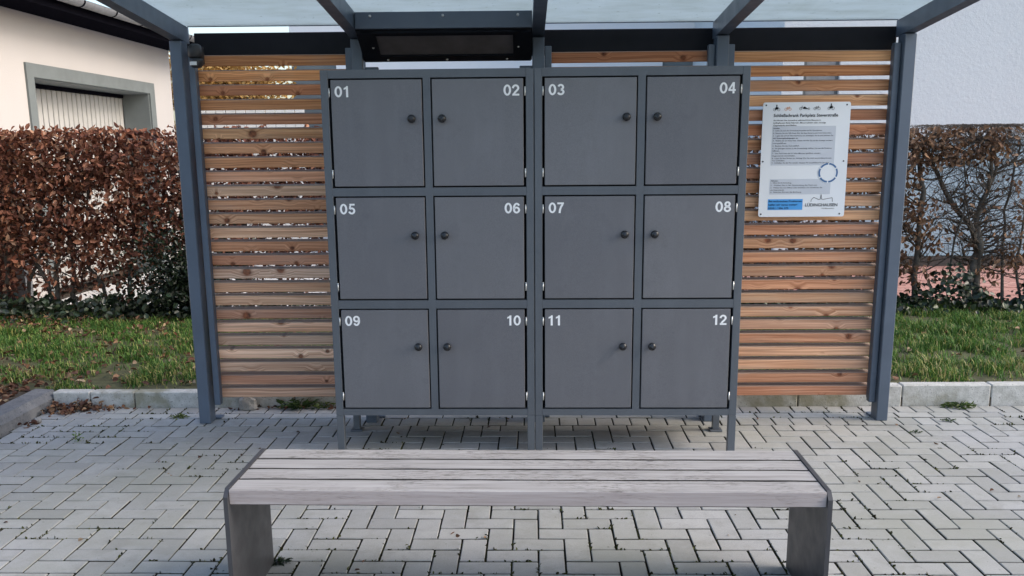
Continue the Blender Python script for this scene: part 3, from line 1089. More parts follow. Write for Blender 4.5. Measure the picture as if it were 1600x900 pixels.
MB().box(-.005, .42, -5.25, 4.0, 2.86, 2.928).box(.402, .42, -5.25, 4.0, 2.929, 3.015).build("soffit", M['fascia'], hs)
gt = MB()
prof = [(math.cos(math.pi * (1 + i / 8)) * .062, math.sin(math.pi * (1 + i / 8)) * .062) for i in range(9)]
inn = [(a * .93, b * .93) for a, b in prof][::-1]
gt.prism([(.50 + a, 2.985 + b) for a, b in prof + inn], -5.3, 4.02, 'y')
gut = gt.build("gutter", M['zinc'], roof, smooth=False)
hook = MB()
prof = [(math.cos(math.pi * (1 + i / 8)) * .066, math.sin(math.pi * (1 + i / 8)) * .066) for i in range(9)]
inn = [(a * .95, b * .95) for a, b in prof][::-1]
hook.prism([(.50 + a, 2.985 + b) for a, b in prof + inn], -.014, .014, 'y')
hm = hook.mesh("gutter_bracket", M['fascia'])
for i in range(12):
    link("gutter_bracket", hm, roof, (0, -4.6 + .72 * i, 0))

# brick pier at the left edge
bp = thing("brick_pillar", "dark red brick pillar at the left edge, half hidden behind the copper hedge", "pillar", (-4.96, 8.45, 0))
MB().box(-.10, .10, -.11, .11, -.1, 1.42).build("mortar_core", M['plinth'], bp)
bk = MB()
for r_ in range(18):
    z0 = .0 + r_ * .077
    if r_ % 2 == 0:
        bk.box(-.125, .115, -.125, -.005, z0, z0 + .066, .004, tone=RNG.uniform(.05, 1)); bk.box(-.125, .115, .005, .125, z0, z0 + .066, .004, tone=RNG.uniform(.05, 1))
    else:
        bk.box(-.125, -.01, -.125, .125, z0, z0 + .066, .004, tone=RNG.uniform(.05, 1)); bk.box(.0, .115, -.125, .125, z0, z0 + .066, .004, tone=RNG.uniform(.05, 1))
bk.build("brick", M['dark_brick'], bp, kind="stuff")
MB().box(.116, .20, -.08, .04, -.1, 1.62).build("render_return", M['zinc'], bp)

# house on the right
hh = thing("house", "tall rough white rendered house wall with blue grey lower band, right of the shelter", "house", (3.06, 11.6, 0))
wl = MB()
wl.box(0, .26, 0, .3, .12, 5.4); wl.box(.70, 10, 0, .3, 1.57, 5.4)
wl.box(.26, .70, 0, .3, 2.75, 5.4); wl.box(.26, .70, 0, .3, .12, .95)
wl.box(0, .3, .3, 7, .12, 5.4); wl.box(9.7, 10, .3, 7, .12, 5.4); wl.box(.3, 9.7, 6.7, 7, .12, 5.4)
wl.build("wall", M['render_cool'], hh)
MB().box(.703, 9.997, .012, .29, .125, 1.568).build("wall_band", M['render_dado'], hh)
wn_ = MB().box(.262, .698, .05, .09, .952, 2.748)
wo_ = wn_.build("window", M['grey_trim'], hh)
MB().box(.305, .655, .04, .048, 1.0, 2.70).build("shutter", M['zinc'], wo_)
MB().box(-.015, 10.015, -.025, .28, -.1, .118).build("plinth", M['plinth'], hh)
MB().prism([(-.4, 5.4), (7.4, 5.4), (3.5, 7.6)], -.4, 10.4, 'x').build("roof", M['roof_tile'], hh)

# house straight behind
hc = thing("house", "distant white house glimpsed through the gap above the lockers", "house", (-.25, 18, 0))
wl = MB()
wl.box(-3.49, 2.73, 0, .3, -.1, 5.6); wl.box(3.40, 4.39, 0, .3, -.1, 5.6)
wl.box(-4.36, -3.49, 0, .3, 3.6, 5.6); wl.box(2.73, 3.40, 0, .3, 3.6, 5.6)
wl.box(-4.36, -4.1, .3, 7, -.1, 5.6); wl.box(4.1, 4.39, .3, 7, -.1, 5.6); wl.box(-4.1, 4.1, 6.7, 7, -.1, 5.6)
wl.build("wall", M['render_white'], hc)
for a, b in ((-4.36, -3.49), (2.73, 3.40)):
    MB().box(a, b, .05, .1, -.1, 3.6).build("shutter", M['grey_trim'], hc)
MB().prism([(-.5, 5.6), (7.5, 5.6), (3.5, 7.9)], -4.8, 4.8, 'x').build("roof", M['roof_tile'], hc)

# white board fence and golden shrubs far behind the left panel
fc = thing("board_fence", "white vertical board fence glimpsed between the upper slats of the left panel", "fence", (-4.2, 13.3, 0))
bmf = MB().box(-.066, .066, -.01, .01, 0, 2.29, .004).mesh("board", M['fence_white'])
for i in range(13):
    link("board", bmf, fc, (-.82 + i * .142, 0, -.08))
for z in (.4, 1.8):
    MB().box(-.9, .96, .012, .05, z, z + .08).build("rail", M['fence_white'], fc)


def bush(label, cx, cy, z0, sx, sy, sz, n):
    b = thing("golden_shrub", label, "shrub", (cx, cy, 0), 0, "golden leaved shrubs behind the slats")
    tk = MB()
    for i in range(7):
        a = rg.uniform(0, 6.28)
        tk.tube([(.1 * math.cos(a), .1 * math.sin(a), -.1), (.25 * sx * math.cos(a), .2 * math.sin(a), z0 * .6), (.6 * sx * math.cos(a), .3 * math.sin(a), z0 + sz * .3)], [.03, .02, .006], 6)
    tk.build("stems", M['bark'], b, kind="stuff")
    P = NR.normal(0, .55, (n, 3)) * np.array([sx, sy, sz]) + np.array([0, 0, z0])
    P = P[(np.abs(P[:, 0]) < sx * 1.05) & (P[:, 2] > .2) & (P[:, 2] < z0 + sz * 1.1)]
    m_ = len(P)
    L = NR.uniform(.05, .11, m_)
    V, F = leaf_arrays(P, rand_dirs(m_), rand_dirs(m_), L, L * .6, .2, .15)
    t = tones(m_, 0, 1, .9)
    link("leaves", np_mesh("leaves", V, F, np.concatenate([t, t]), M['gold_leaf']), b, kind="stuff")


def conifer(label, cx, cy, sx, h, n):
    b = thing("evergreen_tree", label, "tree", (cx, cy, 0))
    MB().tube([(0, 0, -.1), (.02, .01, h * .5), (0, 0, h * .95)], [.09, .06, .012], 8).build("trunk", M['bark'], b)
    z = NR.uniform(.2, 1, n) * h
    rad = sx * np.sqrt(NR.random(n)) * np.clip(1.15 - z / h, .08, 1) * NR.uniform(.7, 1.1, n)
    a = NR.uniform(0, 2 * np.pi, n)
    P = np.stack([rad * np.cos(a), rad * np.sin(a) * .7, z], 1)
    L = NR.uniform(.08, .2, n)
    V, F = leaf_arrays(P, rand_dirs(n), rand_dirs(n), L, L * .4, .2, .15)
    t = tones(n, 0, .8, 1.2)
    link("crown", np_mesh("crown", V, F, np.concatenate([t, t]), M['ivy_leaf']), b, kind="stuff")


conifer("dark evergreen tree glimpsed behind the golden shrub at the left panel", -5.6, 17.0, 1.6, 3.25, 4200)
conifer("dark evergreen tree glimpsed between the two white houses", 4.35, 17.3, .85, 3.6, 2600)
bush("golden leaved shrub glimpsed between the top slats of the left panel", -5.05, 15.0, 2.55, 1.15, .5, .55, 5200)
bush("small golden shrub glimpsed through a gap right beside the locker top", 3.62, 14.5, 2.2, .30, .3, .6, 500)

# ================================================================== shelter
SR = .0087
sh = thing("shelter", "open anthracite steel shelter with larch slat rear wall and frosted glass roof", "shelter", (0, 4.92, 0), SR)
posts = [(-1.887, -1.823), (-.942, -.880), (.003, .066), (.957, 1.021), (1.922, 1.985)]
SL = .0887


def pz(y):                                             # underside of the rafters at local depth y
    return 2.083 - SL * y


for a, b in posts:
    MB().box(a, b, 0, .09, 0, pz(.0) - .006, .004).build("post", M['paint'], sh)
    MB().box(a - .006, b + .03, .092, .15, 0, .012, .003).build("base_plate", M['paint'], sh)
for a, b in posts:
    y0, y1 = -1.48, .128
    f = MB()
    pr = [(y0, pz(y0)), (y1, pz(y1)), (y1, pz(y1) + .083), (y0, pz(y0) + .083)]
    f.prism(pr, a + .001, b - .001, 'x')
    f.build("rafter", M['paint'], sh)
MB().box(-1.80, 1.93, .131, .18, 2.000, 2.128, .003).build("back_beam", M['beam'], sh)
for i in range(4):
    a, b = posts[i][1] - .02, posts[i + 1][0] + .02
    y0, y1 = -1.49, .105
    z = lambda y: pz(y) + .0855
    MB().prism([(y0, z(y0)), (y1, z(y1)), (y1, z(y1) + .009), (y0, z(y0) + .009)], a, b, 'x').build("glass_pane", M['glass'], sh)
    if i != 1:                                          # drip edge along the glass
        MB().prism([(y1 + .001, z(y1) - .004), (y1 + .006, z(y1) - .004), (y1 + .006, z(y1) + .010), (y1 + .001, z(y1) + .010)], a + .02, b - .02, 'x').build("glass_edge", M['paint'], sh)

# slat panels
TONES_HI = [(0.45, 0.220, 0.105), (0.50, 0.255, 0.122), (0.42, 0.180, 0.092), (0.53, 0.30, 0.155)]
TONES_LO = [(0.51, 0.320, 0.220), (0.56, 0.37, 0.26), (0.49, 0.265, 0.175), (0.57, 0.41, 0.31)]
NS, PITCH, SHT, STH = 25, .0759, .0560, .055
bays = [(-1.806, -.958, 0), (-.863, -.014, 2), (.083, .94, 0), (1.038, 1.905, 0)]
fx = [((-1.806, -1.771), (-.977, -.943)), ((-.879, -.845), (-.034, .001)), ((.068, .104), (.921, .956)), ((1.0225, 1.058), (1.885, 1.920))]
for bi, (a, b, skip) in enumerate(bays):
    (la, lb), (ra, rb_) = fx[bi]
    f = MB()
    zt = 2.035 if bi != 1 else 1.80
    for (q0, q1) in ((la, lb), (ra, rb_)):
        f.box(q0, q1, .032, .072, .10, zt, .003)
        f.box(q0 + .004, q1 - .004, .0722, .086, .115, zt - .01)
    pf = f.build("slat_panel", M['paint'], sh)
    L = rb_ - la - .03
    meshes = []
    for v in range(3):
        sm = MB()
        hy, hz, rise, c_ = STH / 2, SHT / 2, .006, .0035
        sm.prism([(-hy, -hz + c_), (-hy, hz - c_), (-hy + c_, hz), (hy - c_ * .4, hz + rise), (hy, hz + rise - c_), (hy, -hz + rise), (-hy + c_, -hz)], -L / 2, L / 2, 'x')
        meshes.append(sm.mesh("slat", M['larch']))
    for s in range(NS):
        if s < skip:
            continue
        z = 2.009 - SHT / 2 - s * PITCH
        if bi == 3:
            z -= .004
        ob = link("slat", meshes[s % 3], pf, ((la + rb_) / 2 + RNG.uniform(-.002, .002), .088 + STH / 2 + RNG.uniform(-.0015, .0015), z + RNG.uniform(-.0015, .0015)))
        ob.rotation_euler = (RNG.uniform(-.02, .02), RNG.uniform(-.0016, .0016), 0)
        t = min(1, max(0, s / 24 * 1.25 + RNG.uniform(-.22, .15)))
        if bi >= 2:
            t = min(1, max(0, t * .72))
        h, l = RNG.choice(TONES_HI), RNG.choice(TONES_LO)
        g_ = RNG.uniform(.98, 1.42)
        if bi == 0:
            g_ *= 1.22
        if RNG.random() < .18:
            g_ *= .78
        ob.color = tuple((h[i] * (1 - t) + l[i] * t) * g_ for i in range(3)) + (1,)

# dark metal cassette under the roof, second bay
cs = MB()
x0, x1 = -.878, .001
cs.prism([(-.20, 2.175), (-.20, 2.093), (.035, 1.972), (.10, 1.972), (.10, 2.145)], x0, x1, 'x')
cas = cs.build("roof_cassette", M['beam'], sh)
lip = MB().box(x0 + .001, x1 - .001, -.214, -.2005, 2.098, 2.178, .002).build("cassette_lip", M['paint'], cas)
sl = (2.093 - 1.972) / -.235
ang = math.atan2(1.972 - 2.093, .235)
fr = MB()
Lh = math.hypot(.235, .121)


def on_slope(x0, x1, s0, s1, t0, t1, mb):
    mm = Matrix.Translation((0, -.20, 2.093)) @ Matrix.Rotation(ang, 4, 'X')
    mb.box(x0, x1, s0, s1, -t1, -t0, mat=mm)


on_slope(x0 + .03, x1 - .03, .004, .03, .0006, .014, fr)
on_slope(x0 + .03, x1 - .03, Lh - .055, Lh - .004, .0006, .014, fr)
on_slope(x0 + .006, x0 + .095, .004, Lh - .004, .0006, .0145, fr)
on_slope(x1 - .095, x1 - .006, .004, Lh - .004, .0006, .0145, fr)
fr.build("cassette_frame", M['beam'], cas)
pn = MB()
on_slope(x0 + .096, x1 - .096, .031, Lh - .056, .0006, .004, pn)
pn.build("cassette_panel", M['brown_panel'], cas)
sm = MB().lathe([(.0075, 0), (.0075, .002), (.005, .0045), (.0, .005)], 10, Matrix.Rotation(math.pi / 2, 4, 'X')).mesh("screw", M['screw'], True)
for xx in (-.80, -.44, -.07):
    link("screw", sm, cas, (xx, -.214, 2.158))
sm2 = MB().lathe([(.0065, 0), (.0065, .002), (.004, .0045), (.0, .005)], 10, Matrix.Rotation(math.pi / 2 + ang + math.radians(90) * 0, 4, 'X')).mesh("screw", M['screw'], True)
for xx, s_ in ((x0 + .07, .13), (x0 + .13, Lh - .025), (-.44, Lh - .025), (x1 - .07, .13), (x1 - .13, Lh - .025)):
    mm = Matrix.Translation((0, -.20, 2.093)) @ Matrix.Rotation(ang, 4, 'X') @ Vector((xx, s_, -.0145))
    q = link("screw", sm2, cas, mm)
for xx in (-.838, -.03):
    b_ = MB()
    b_.box(xx - .034, xx + .034, .015, .045, 1.905, 1.936, .003); b_.box(xx - .028, xx + .028, .005, .014, 1.86, 1.93, .002)
    b_.build("mounting_bracket", M['paint'], sh)

# ------------------------------------------------------------------ motion sensor
ms = thing("motion_sensor", "black motion sensor with pale lens fixed high on the left shelter post", "sensor", (-1.742, 4.895, 1.985))
b_ = MB()
b_.lathe([(.0, .052), (.018, .05), (.030, .042), (.037, .026), (.039, .008), (.037, -.012), (.030, -.020), (.0, -.022)], 20)
b_.build("sensor_body", M['sensor_black'], ms, (0, -.02, .02), smooth=True)
b_ = MB().lathe([(.0, -.034), (.022, -.032), (.031, -.022), (.034, -.004), (.034, .012), (.0, .014)], 20)
b_.build("sensor_head", M['sensor_black'], ms, (.004, -.024, -.016), smooth=True)
lens = MB()
pr = []
for i in range(9):
    t_ = math.pi * (1.2 + .42 * i / 8)
    pr.append((.0352 * math.cos(t_), .0352 * math.sin(t_)))
lv = [(x_, y_, z_) for z_ in (-.026, -.008) for x_, y_ in pr]
lens.add(lv, [(i, i + 1, 10 + i, 9 + i) for i in range(8)])
lens.build("sensor_lens", M['lens_white'], ms, (.004, -.0245, -.012))
MB().box(-.016, .03, .0, .028, -.03, .06, .004).build("sensor_arm", M['sensor_black'], ms)

# bold sans digits as flat shapes, cap height 1
def arc(cx, cz, rx, rz, a0, a1, n=14):
    return [(cx + rx * math.cos(math.radians(a0 + (a1 - a0) * i / n)), cz + rz * math.sin(math.radians(a0 + (a1 - a0) * i / n))) for i in range(n + 1)]


def ribbon(mb, pts, wd, closed=False):
    n = len(pts)
    L_, R_ = [], []
    for i in range(n):
        p0 = pts[(i - 1) % n] if closed or i > 0 else pts[i]
        p1 = pts[(i + 1) % n] if closed or i < n - 1 else pts[i]
        d = Vector((p1[0] - p0[0], p1[1] - p0[1])).normalized()
        ww = wd * (1 - .14 * abs(d.x))                    # level strokes a little thinner
        L_.append((pts[i][0] - d.y * ww / 2, pts[i][1] + d.x * ww / 2)); R_.append((pts[i][0] + d.y * ww / 2, pts[i][1] - d.x * ww / 2))
    vs = [(a, 0, b) for a, b in L_] + [(a, 0, b) for a, b in R_]
    m_ = n if closed else n - 1
    mb.add(vs, [(i, n + i, n + (i + 1) % n, (i + 1) % n) for i in range(m_)])


def digit(mb, c, ox):
    t = MB()
    W = .2
    if c == '0':
        ribbon(t, arc(.36, .5, .255, .415, 0, 360, 28)[:-1], W, True)
    elif c == '1':
        t.add([(.30, 0, 0), (.50, 0, 0), (.50, 0, 1), (.345, 0, 1), (.30, 0, .8)], [(0, 1, 2, 3, 4)])
        t.add([(.10, 0, .66), (.3, 0, .74), (.345, 0, 1), (.27, 0, .90), (.10, 0, .83)], [(0, 1, 2, 3, 4)])
    elif c == '2':
        ribbon(t, [(.105, .66)] + arc(.355, .68, .24, .235, 170, -25, 16) + [(.46, .45), (.30, .30), (.18, .12)], W)
        t.add([(.05, 0, 0), (.69, 0, 0), (.69, 0, .17), (.05, 0, .17)], [(0, 1, 2, 3)])
    elif c == '3':
        ribbon(t, arc(.345, .715, .215, .20, 165, -90, 16), W); ribbon(t, arc(.345, .285, .25, .205, 90, -165, 18), W)
    elif c == '4':
        t.add([(.40, 0, 0), (.59, 0, 0), (.59, 0, 1), (.40, 0, 1)], [(0, 1, 2, 3)])
        t.add([(.03, 0, .22), (.3995, 0, .22), (.3995, 0, .38), (.03, 0, .38)], [(0, 1, 2, 3)]); t.add([(.5905, 0, .22), (.70, 0, .22), (.70, 0, .38), (.5905, 0, .38)], [(0, 1, 2, 3)])
        t.add([(.03, 0, .381), (.21, 0, .381), (.3995, 0, .70), (.3995, 0, 1)], [(0, 1, 2, 3)])
    elif c == '5':
        t.add([(.17, 0, .83), (.65, 0, .83), (.65, 0, 1), (.145, 0, 1)], [(0, 1, 2, 3)])
        t.add([(.085, 0, .49), (.265, 0, .53), (.315, 0, .829), (.15, 0, .829)], [(0, 1, 2, 3)])
        ribbon(t, arc(.35, .325, .245, .245, 135, -165, 20), W)
    elif c == '6':
        ribbon(t, arc(.365, .315, .235, .235, 0, 360, 24)[:-1], W, True); ribbon(t, arc(.38, .48, .265, .43, 35, 190, 16), W)
    elif c == '7':
        t.add([(.05, 0, .83), (.67, 0, .83), (.67, 0, 1), (.05, 0, 1)], [(0, 1, 2, 3)])
        ribbon(t, [(.56, .829), (.40, .58), (.30, .30), (.265, 0)], W)
    elif c == '8':
        ribbon(t, arc(.355, .73, .20, .185, 0, 360, 22)[:-1], W, True); ribbon(t, arc(.355, .285, .245, .205, 0, 360, 24)[:-1], W, True)
    elif c == '9':
        ribbon(t, arc(.355, .685, .235, .235, 0, 360, 24)[:-1], W, True); ribbon(t, arc(.34, .52, .265, .43, 10, -145, 16), W)
    mb.add([(x + ox, y - .002 * (len(mb.v) % 7), z) for x, y, z in t.v], t.f)


# ================================================================== lockers
LR = -.0064
LXC, LYC = .0095, 4.375
NUM = {}
ZR = [(1.334, 1.840), (.790, 1.295), (.238, .749)]
XO = [(-.4625, -.0175), (.0175, .4625)]
knob_me = MB().lathe([(.009, 0), (.009, .012), (.016, .016), (.0195, .024), (.0195, .031), (.016, .038), (.008, .0415), (0, .042)], 18, Matrix.Rotation(math.pi / 2, 4, 'X')).mesh("knob", M['knob'], True)
hinge_me = MB().tube([(0, 0, -.0205), (0, 0, .0205)], .0036, 10).mesh("hinge", M['steel'], True)
door_me = {}
num_i = 0
for li in range(2):
    off = (-.5005, .5005)[li]
    root = thing("locker_cabinet", ("anthracite locker cabinet numbered 01, 02, 05, 06, 09 and 10, left of the pair", "anthracite locker cabinet numbered 03, 04, 07, 08, 11 and 12, right of the pair")[li],
                 "locker", (LXC + off * math.cos(LR), LYC + off * math.sin(LR), 0), LR, "locker cabinets under the shelter")
    D = .42
    f = MB()
    hx = .4985
    for s in (-1, 1):                                    # outer stiles run down as front legs
        f.box(min(s * hx, s * .4625), max(s * hx, s * .4625), 0, .036, .205, 1.878, .0015)
    f.box(-.0175, .0175, .0005, .036, .238, 1.840)
    for z0, z1 in ((.205, .238), (.749, .790), (1.295, 1.334), (1.840, 1.878)):
        f.box(-.4624, -.0176 if .24 < z0 < 1.8 else .4624, .0002, .036, z0, z1)
        if .24 < z0 < 1.8:
            f.box(.0176, .4624, .0002, .036, z0, z1)
    f.build("cabinet_frame", M['locker_frame'], root)
    bd = MB()
    bd.box(-.497, -.4626, .0362, D, .207, 1.876); bd.box(.4626, .497, .0362, D, .207, 1.876)
    bd.box(-.4626, .4626, .04, D, .207, .232); bd.box(-.4626, .4626, .04, D, 1.85, 1.876)
    bd.box(-.4626, .4626, D - .01, D - .001, .232, 1.85)
    bd.build("cabinet_body", M['locker_frame'], root)
    sv = MB()
    sv.box(-.46, .46, .03, .06, .233, 1.849)  # sheet added behind the doors so their gaps read as black shade
    sv.build("gap_shade_sheet", M['locker_dark'], root)
    for s in (-1, 1):
        lg = MB().box(min(s * hx, s * .4625), max(s * hx, s * .4625), 0, .036, .0, .2045, .0015)
        lg.build("leg", M['locker_frame'], root)
        if (li == 0) == (s < 0):
            lg = MB().box(min(s * .495, s * .46), max(s * .495, s * .46), D - .04, D - .004, .012, .2065, .0015)
            lg.box(s * .4775 - .033, s * .4775 + .033, D - .055, D + .008, .001, .0118, .002)
            lg.build("leg", M['locker_frame'], root)
    for ri, (z0, z1) in enumerate(ZR):
        for ci, (xa, xb) in enumerate(XO):
            num = (1 + 2 * li + ci) + 4 * ri
            hs_ = -1 if ci == 0 else 1                   # hinge side
            gh, gf, gz = .0118, .0066, .0068
            x0, x1 = (xa + gh, xb - gf) if hs_ < 0 else (xa + gf, xb - gh)
            cx, cz = (x0 + x1) / 2, (z0 + z1) / 2
            dw, dh = x1 - x0, z1 - z0 - 2 * gz
            key = (round(dw, 4), round(dh, 4))
            if key not in door_me:
                door_me[key] = MB().box(-dw / 2, dw / 2, -.001, .017, -dh / 2, dh / 2, .0022).mesh("door", M['locker_door'])
            dr = link("door", door_me[key], root, (cx, 0.0, cz))
            dr["label"] = "locker door numbered %02d" % num
            dr.rotation_euler = (0, RNG.uniform(-.0012, .0012), RNG.uniform(-.003, .003))
            kx = (x1 - .047 if hs_ < 0 else x0 + .047) - cx
            link("knob", knob_me, dr, (kx, -.001, z1 - .187 - cz))
            hxp = (xa + .0036 if hs_ < 0 else xb - .0036) - cx
            for dz in (z1 - .065 - cz, z0 + .066 - cz):
                link("hinge", hinge_me, dr, (hxp, .0015, dz))
            nb_ = MB()
            tx = "%02d" % num
            digit(nb_, tx[0], 0); digit(nb_, tx[1], .70 if tx[0] == '1' else .775)
            sc_ = .0505
            xs = [v_[0] for v_ in nb_.v]
            x_lo, x_hi = min(xs), max(xs)
            nb_.v = [((x_ - x_lo) * sc_, y_ * .02, z_ * sc_) for x_, y_, z_ in nb_.v]
            w_ = (x_hi - x_lo) * sc_
            me = nb_.mesh("number", M['white_print'])
            nx = (xa + .030 - cx) if hs_ < 0 else (xb - .030 - w_ - cx)
            link("number", me, dr, (nx, -.0016, z1 - .0855 - cz))

# ================================================================== bench
bn = thing("bench", "low slatted bench with weathered grey boards on two steel plates, before the lockers", "bench", (-.028, 2.722, 0), -.0123)
BL = .9475
bY = [(0, .097), (.1065, .197), (.2065, .297), (.3065, .404)]
for i, (a, b) in enumerate(bY):
    mb = MB()
    w2 = (b - a) / 2
    bv = .003
    prof = []
    for (cy, cz_, a0) in ((-w2 + bv, .051 - bv, 180), (w2 - bv, .051 - bv, 90), (w2 - bv, bv, 0), (-w2 + bv, bv, -90)):
        for s in range(4):
            t_ = math.radians(a0 - s * 30)
            prof.append((cy + bv * math.cos(t_), cz_ + bv * math.sin(t_)))
    nseg = 24
    vs, fs = [], []
    n = len(prof)
    for s in range(nseg + 1):
        x_ = -BL + 2 * BL * s / nseg
        sag = RNG.uniform(-.0007, .0007)
        e = .992 if s in (0, nseg) else 1
        for (p_, q_) in prof:
            vs.append((x_, p_ * e, q_ * e + sag))
    for s in range(nseg):
        for j in range(n):
            fs.append((s * n + j, s * n + (j + 1) % n, (s + 1) * n + (j + 1) % n, (s + 1) * n + j))
    fs.append(tuple(range(n))); fs.append(tuple(nseg * n + j for j in range(n))[::-1])
    mb.add(vs, fs)
    ob = mb.build("board", M['bench_wood'], bn, (0, (a + b) / 2, .4))
    ob.data.materials.append(M['bench_gap_shade'])           # gap shade between the boards, painted dark on flanks and undersides
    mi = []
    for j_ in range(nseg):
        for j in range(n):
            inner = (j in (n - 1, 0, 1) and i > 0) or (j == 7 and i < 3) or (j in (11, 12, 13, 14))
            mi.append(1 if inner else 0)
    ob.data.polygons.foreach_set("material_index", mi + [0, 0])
for s in (-1, 1):
    mb = MB()
    x0, x1 = (BL + .002, BL + .0165)
    pr = [(-.012, 0), (.412, 0), (.412, .446), (.404, .454), (.012, .454), (-.012, .430)]
    mb.prism(pr, s * x0 if s > 0 else -x1, x1 if s > 0 else -x0, 'x')
    mb.build("end_plate", M['bench_steel'], bn)
for yy in (.06, .2, .345):
    MB().box(-BL + .001, BL - .001, yy - .02, yy + .02, .392, .3985).build("cross_bar", M['paint'], bn)

# ================================================================== sign
sg = thing("sign", "pale blue white information sign with black print screwed to the right slat panel", "sign", (1.222, 4.92 + .06, 1.138), SR)
SW, SH = .462, .602


def round_rect(x0, x1, z0, z1, r, n=5):
    out = []
    for cx, cz, a0 in ((x1 - r, z1 - r, 0), (x0 + r, z1 - r, 90), (x0 + r, z0 + r, 180), (x1 - r, z0 + r, 270)):
        for s in range(n + 1):
            t_ = math.radians(a0 + 90 * s / n)
            out.append((cx + r * math.cos(t_), cz + r * math.sin(t_)))
    return out


MB().prism(round_rect(0, SW, 0, SH, .012), 0, .004, 'y').build("board", M['sign_board'], sg)


def flat(name, polys, mat, y=-.0006, parent=sg):
    b = MB()
    for pl in polys:
        b.add([(a, y, c) for a, c in pl], [tuple(range(len(pl)))])
    return b.build(name, mat, parent)


def rect(x0, x1, z0, z1):
    return [(x0, z0), (x1, z0), (x1, z1), (x0, z1)]


# sign picture coordinates: u in 0..1 from left, v in 0..1 from top
def S(u, v):
    return (u * SW, SH * (1 - v))


def srect(u0, u1, v0, v1):
    return rect(u0 * SW, u1 * SW, SH * (1 - v1), SH * (1 - v0))


flat("print_box", [srect(.118, .845, .205, .545), srect(.118, .82, .665, .80)], M['grey_print'])
flat("print_box", [srect(.105, .51, .842, .938)], M['blue_print'])


def lettering(lines, mat, y=-.0013):
    for (txt, u, v, h, wmax, bold) in lines:
        me, V = text_mesh(txt, h * 1.35, bold, 'LEFT')
        me.materials.clear(); me.materials.append(mat)
        wd = V[:, 0].max() - V[:, 0].min()
        co = V.copy()
        co[:, 0] = (co[:, 0] - V[:, 0].min()) * (wmax * SW / wd)
        me.vertices.foreach_set("co", co.ravel().astype(np.float32)); me.update()
        X, Z = S(u, v)
        link("lettering", me, sg, (X, y, Z))


lettering([("Schließschrank Parkplatz Steverstraße", .125, .125, .0165, .735, .016)], M['black_print'])
body = [("Sie können hier kostenfrei während Ihres Besuchs in", .125, .160, .54),
        ("Lüdinghausen Ihren Fahrrad-, Motorradhelm oder sonstige", .125, .182, .60),
        ("Gegenstände einschließen.", .125, .203, .27)]
lettering([(a, u, v, .0072, wd, .012) for a, u, v, wd in body], M['black_print'])
body = [("Anmelden:", .128, .228, .075, .02), ("1.  Laden Sie sich die Anwendung kostenlos auf Ihr Smartphone.", .128, .248, .56, .006),
        ("2.  Scannen Sie den QR-Code über die App, Kamera oder Internetbrowser.", .128, .270, .67, .006),
        ("3.  Legen Sie sich ein Benutzerkonto an, bestätigen Sie es und stimmen Sie", .128, .292, .69, .006),
        ("     den Nutzungsbedingungen zu.", .128, .313, .29, .016),
        ("4.  Wählen Sie ein freies Fach. Dieses wird für Sie auf der Anzeige markiert.", .128, .335, .69, .006),
        ("     und geöffnet.", .128, .357, .16, .006), ("5.  Buchen Sie das Fach zeitlich.", .128, .380, .31, .006),
        ("6.  Sie gelangen zurück in die Anwendung, wählen Sie nun die Funktion", .128, .402, .68, .006),
        ("     öffnen.", .128, .423, .085, .012), ("7.  Das Fach kann bis zu zehn Minuten geöffnet werden.", .128, .445, .56, .006),
        ("     Gegenstände einschließen.", .128, .466, .27, .006), ("8.  Legen Sie Ihre Sachen ab. Wichtig: Die Tür muss anschließend zu sein.", .128, .488, .69, .006),
        ("     Tür schließen.", .128, .508, .15, .006), ("9.  Schließen Sie die Tür wieder. Nutzen Sie anschließend in der App", .128, .528, .66, .006)]
lettering([(a, u, v, .0064, wd, bo) for a, u, v, wd, bo in body], M['black_print'])
body = [("Abholen:", .128, .685, .085, .02), ("1.  Öffnen Sie die Anwendung.", .128, .703, .24, .006), ("2.  Wählen Sie in der Anwendung das Fach aus.", .128, .724, .54, .006),
        ("3.  Wählen Sie nun Öffnen oder Schließen und entnehmen Sie", .128, .746, .60, .006), ("     die Gegenstände.", .128, .766, .16, .006),
        ("4.  Beenden Sie nun die Buchung.", .128, .785, .36, .006)]
lettering([(a, u, v, .0064, wd, bo) for a, u, v, wd, bo in body], M['black_print'])
lettering([("Bei technischen Problemen", .115, .868, .0095, .385, .018), ("helfen wir gerne weiter!", .112, .899, .0095, .335, .018), ("02551 / 506 375", .112, .930, .0095, .235, .018)], M['black_print'], -.0016)
lettering([("LÜDINGHAUSEN", .54, .908, .0168, .375, .012)], M['black_print'])
lettering([("Die Münsterland", .735, .931, .0062, .14, .004)], M['black_print'])


def stroke(pts, wd):
    polys = []
    for (a, b) in zip(pts[:-1], pts[1:]):
        d = Vector((b[0] - a[0], b[1] - a[1])); d.normalize()
        nn = (-d.y * wd / 2, d.x * wd / 2)
        polys.append([(a[0] + nn[0], a[1] + nn[1]), (a[0] - nn[0], a[1] - nn[1]), (b[0] - nn[0], b[1] - nn[1]), (b[0] + nn[0], b[1] + nn[1])])
    return polys


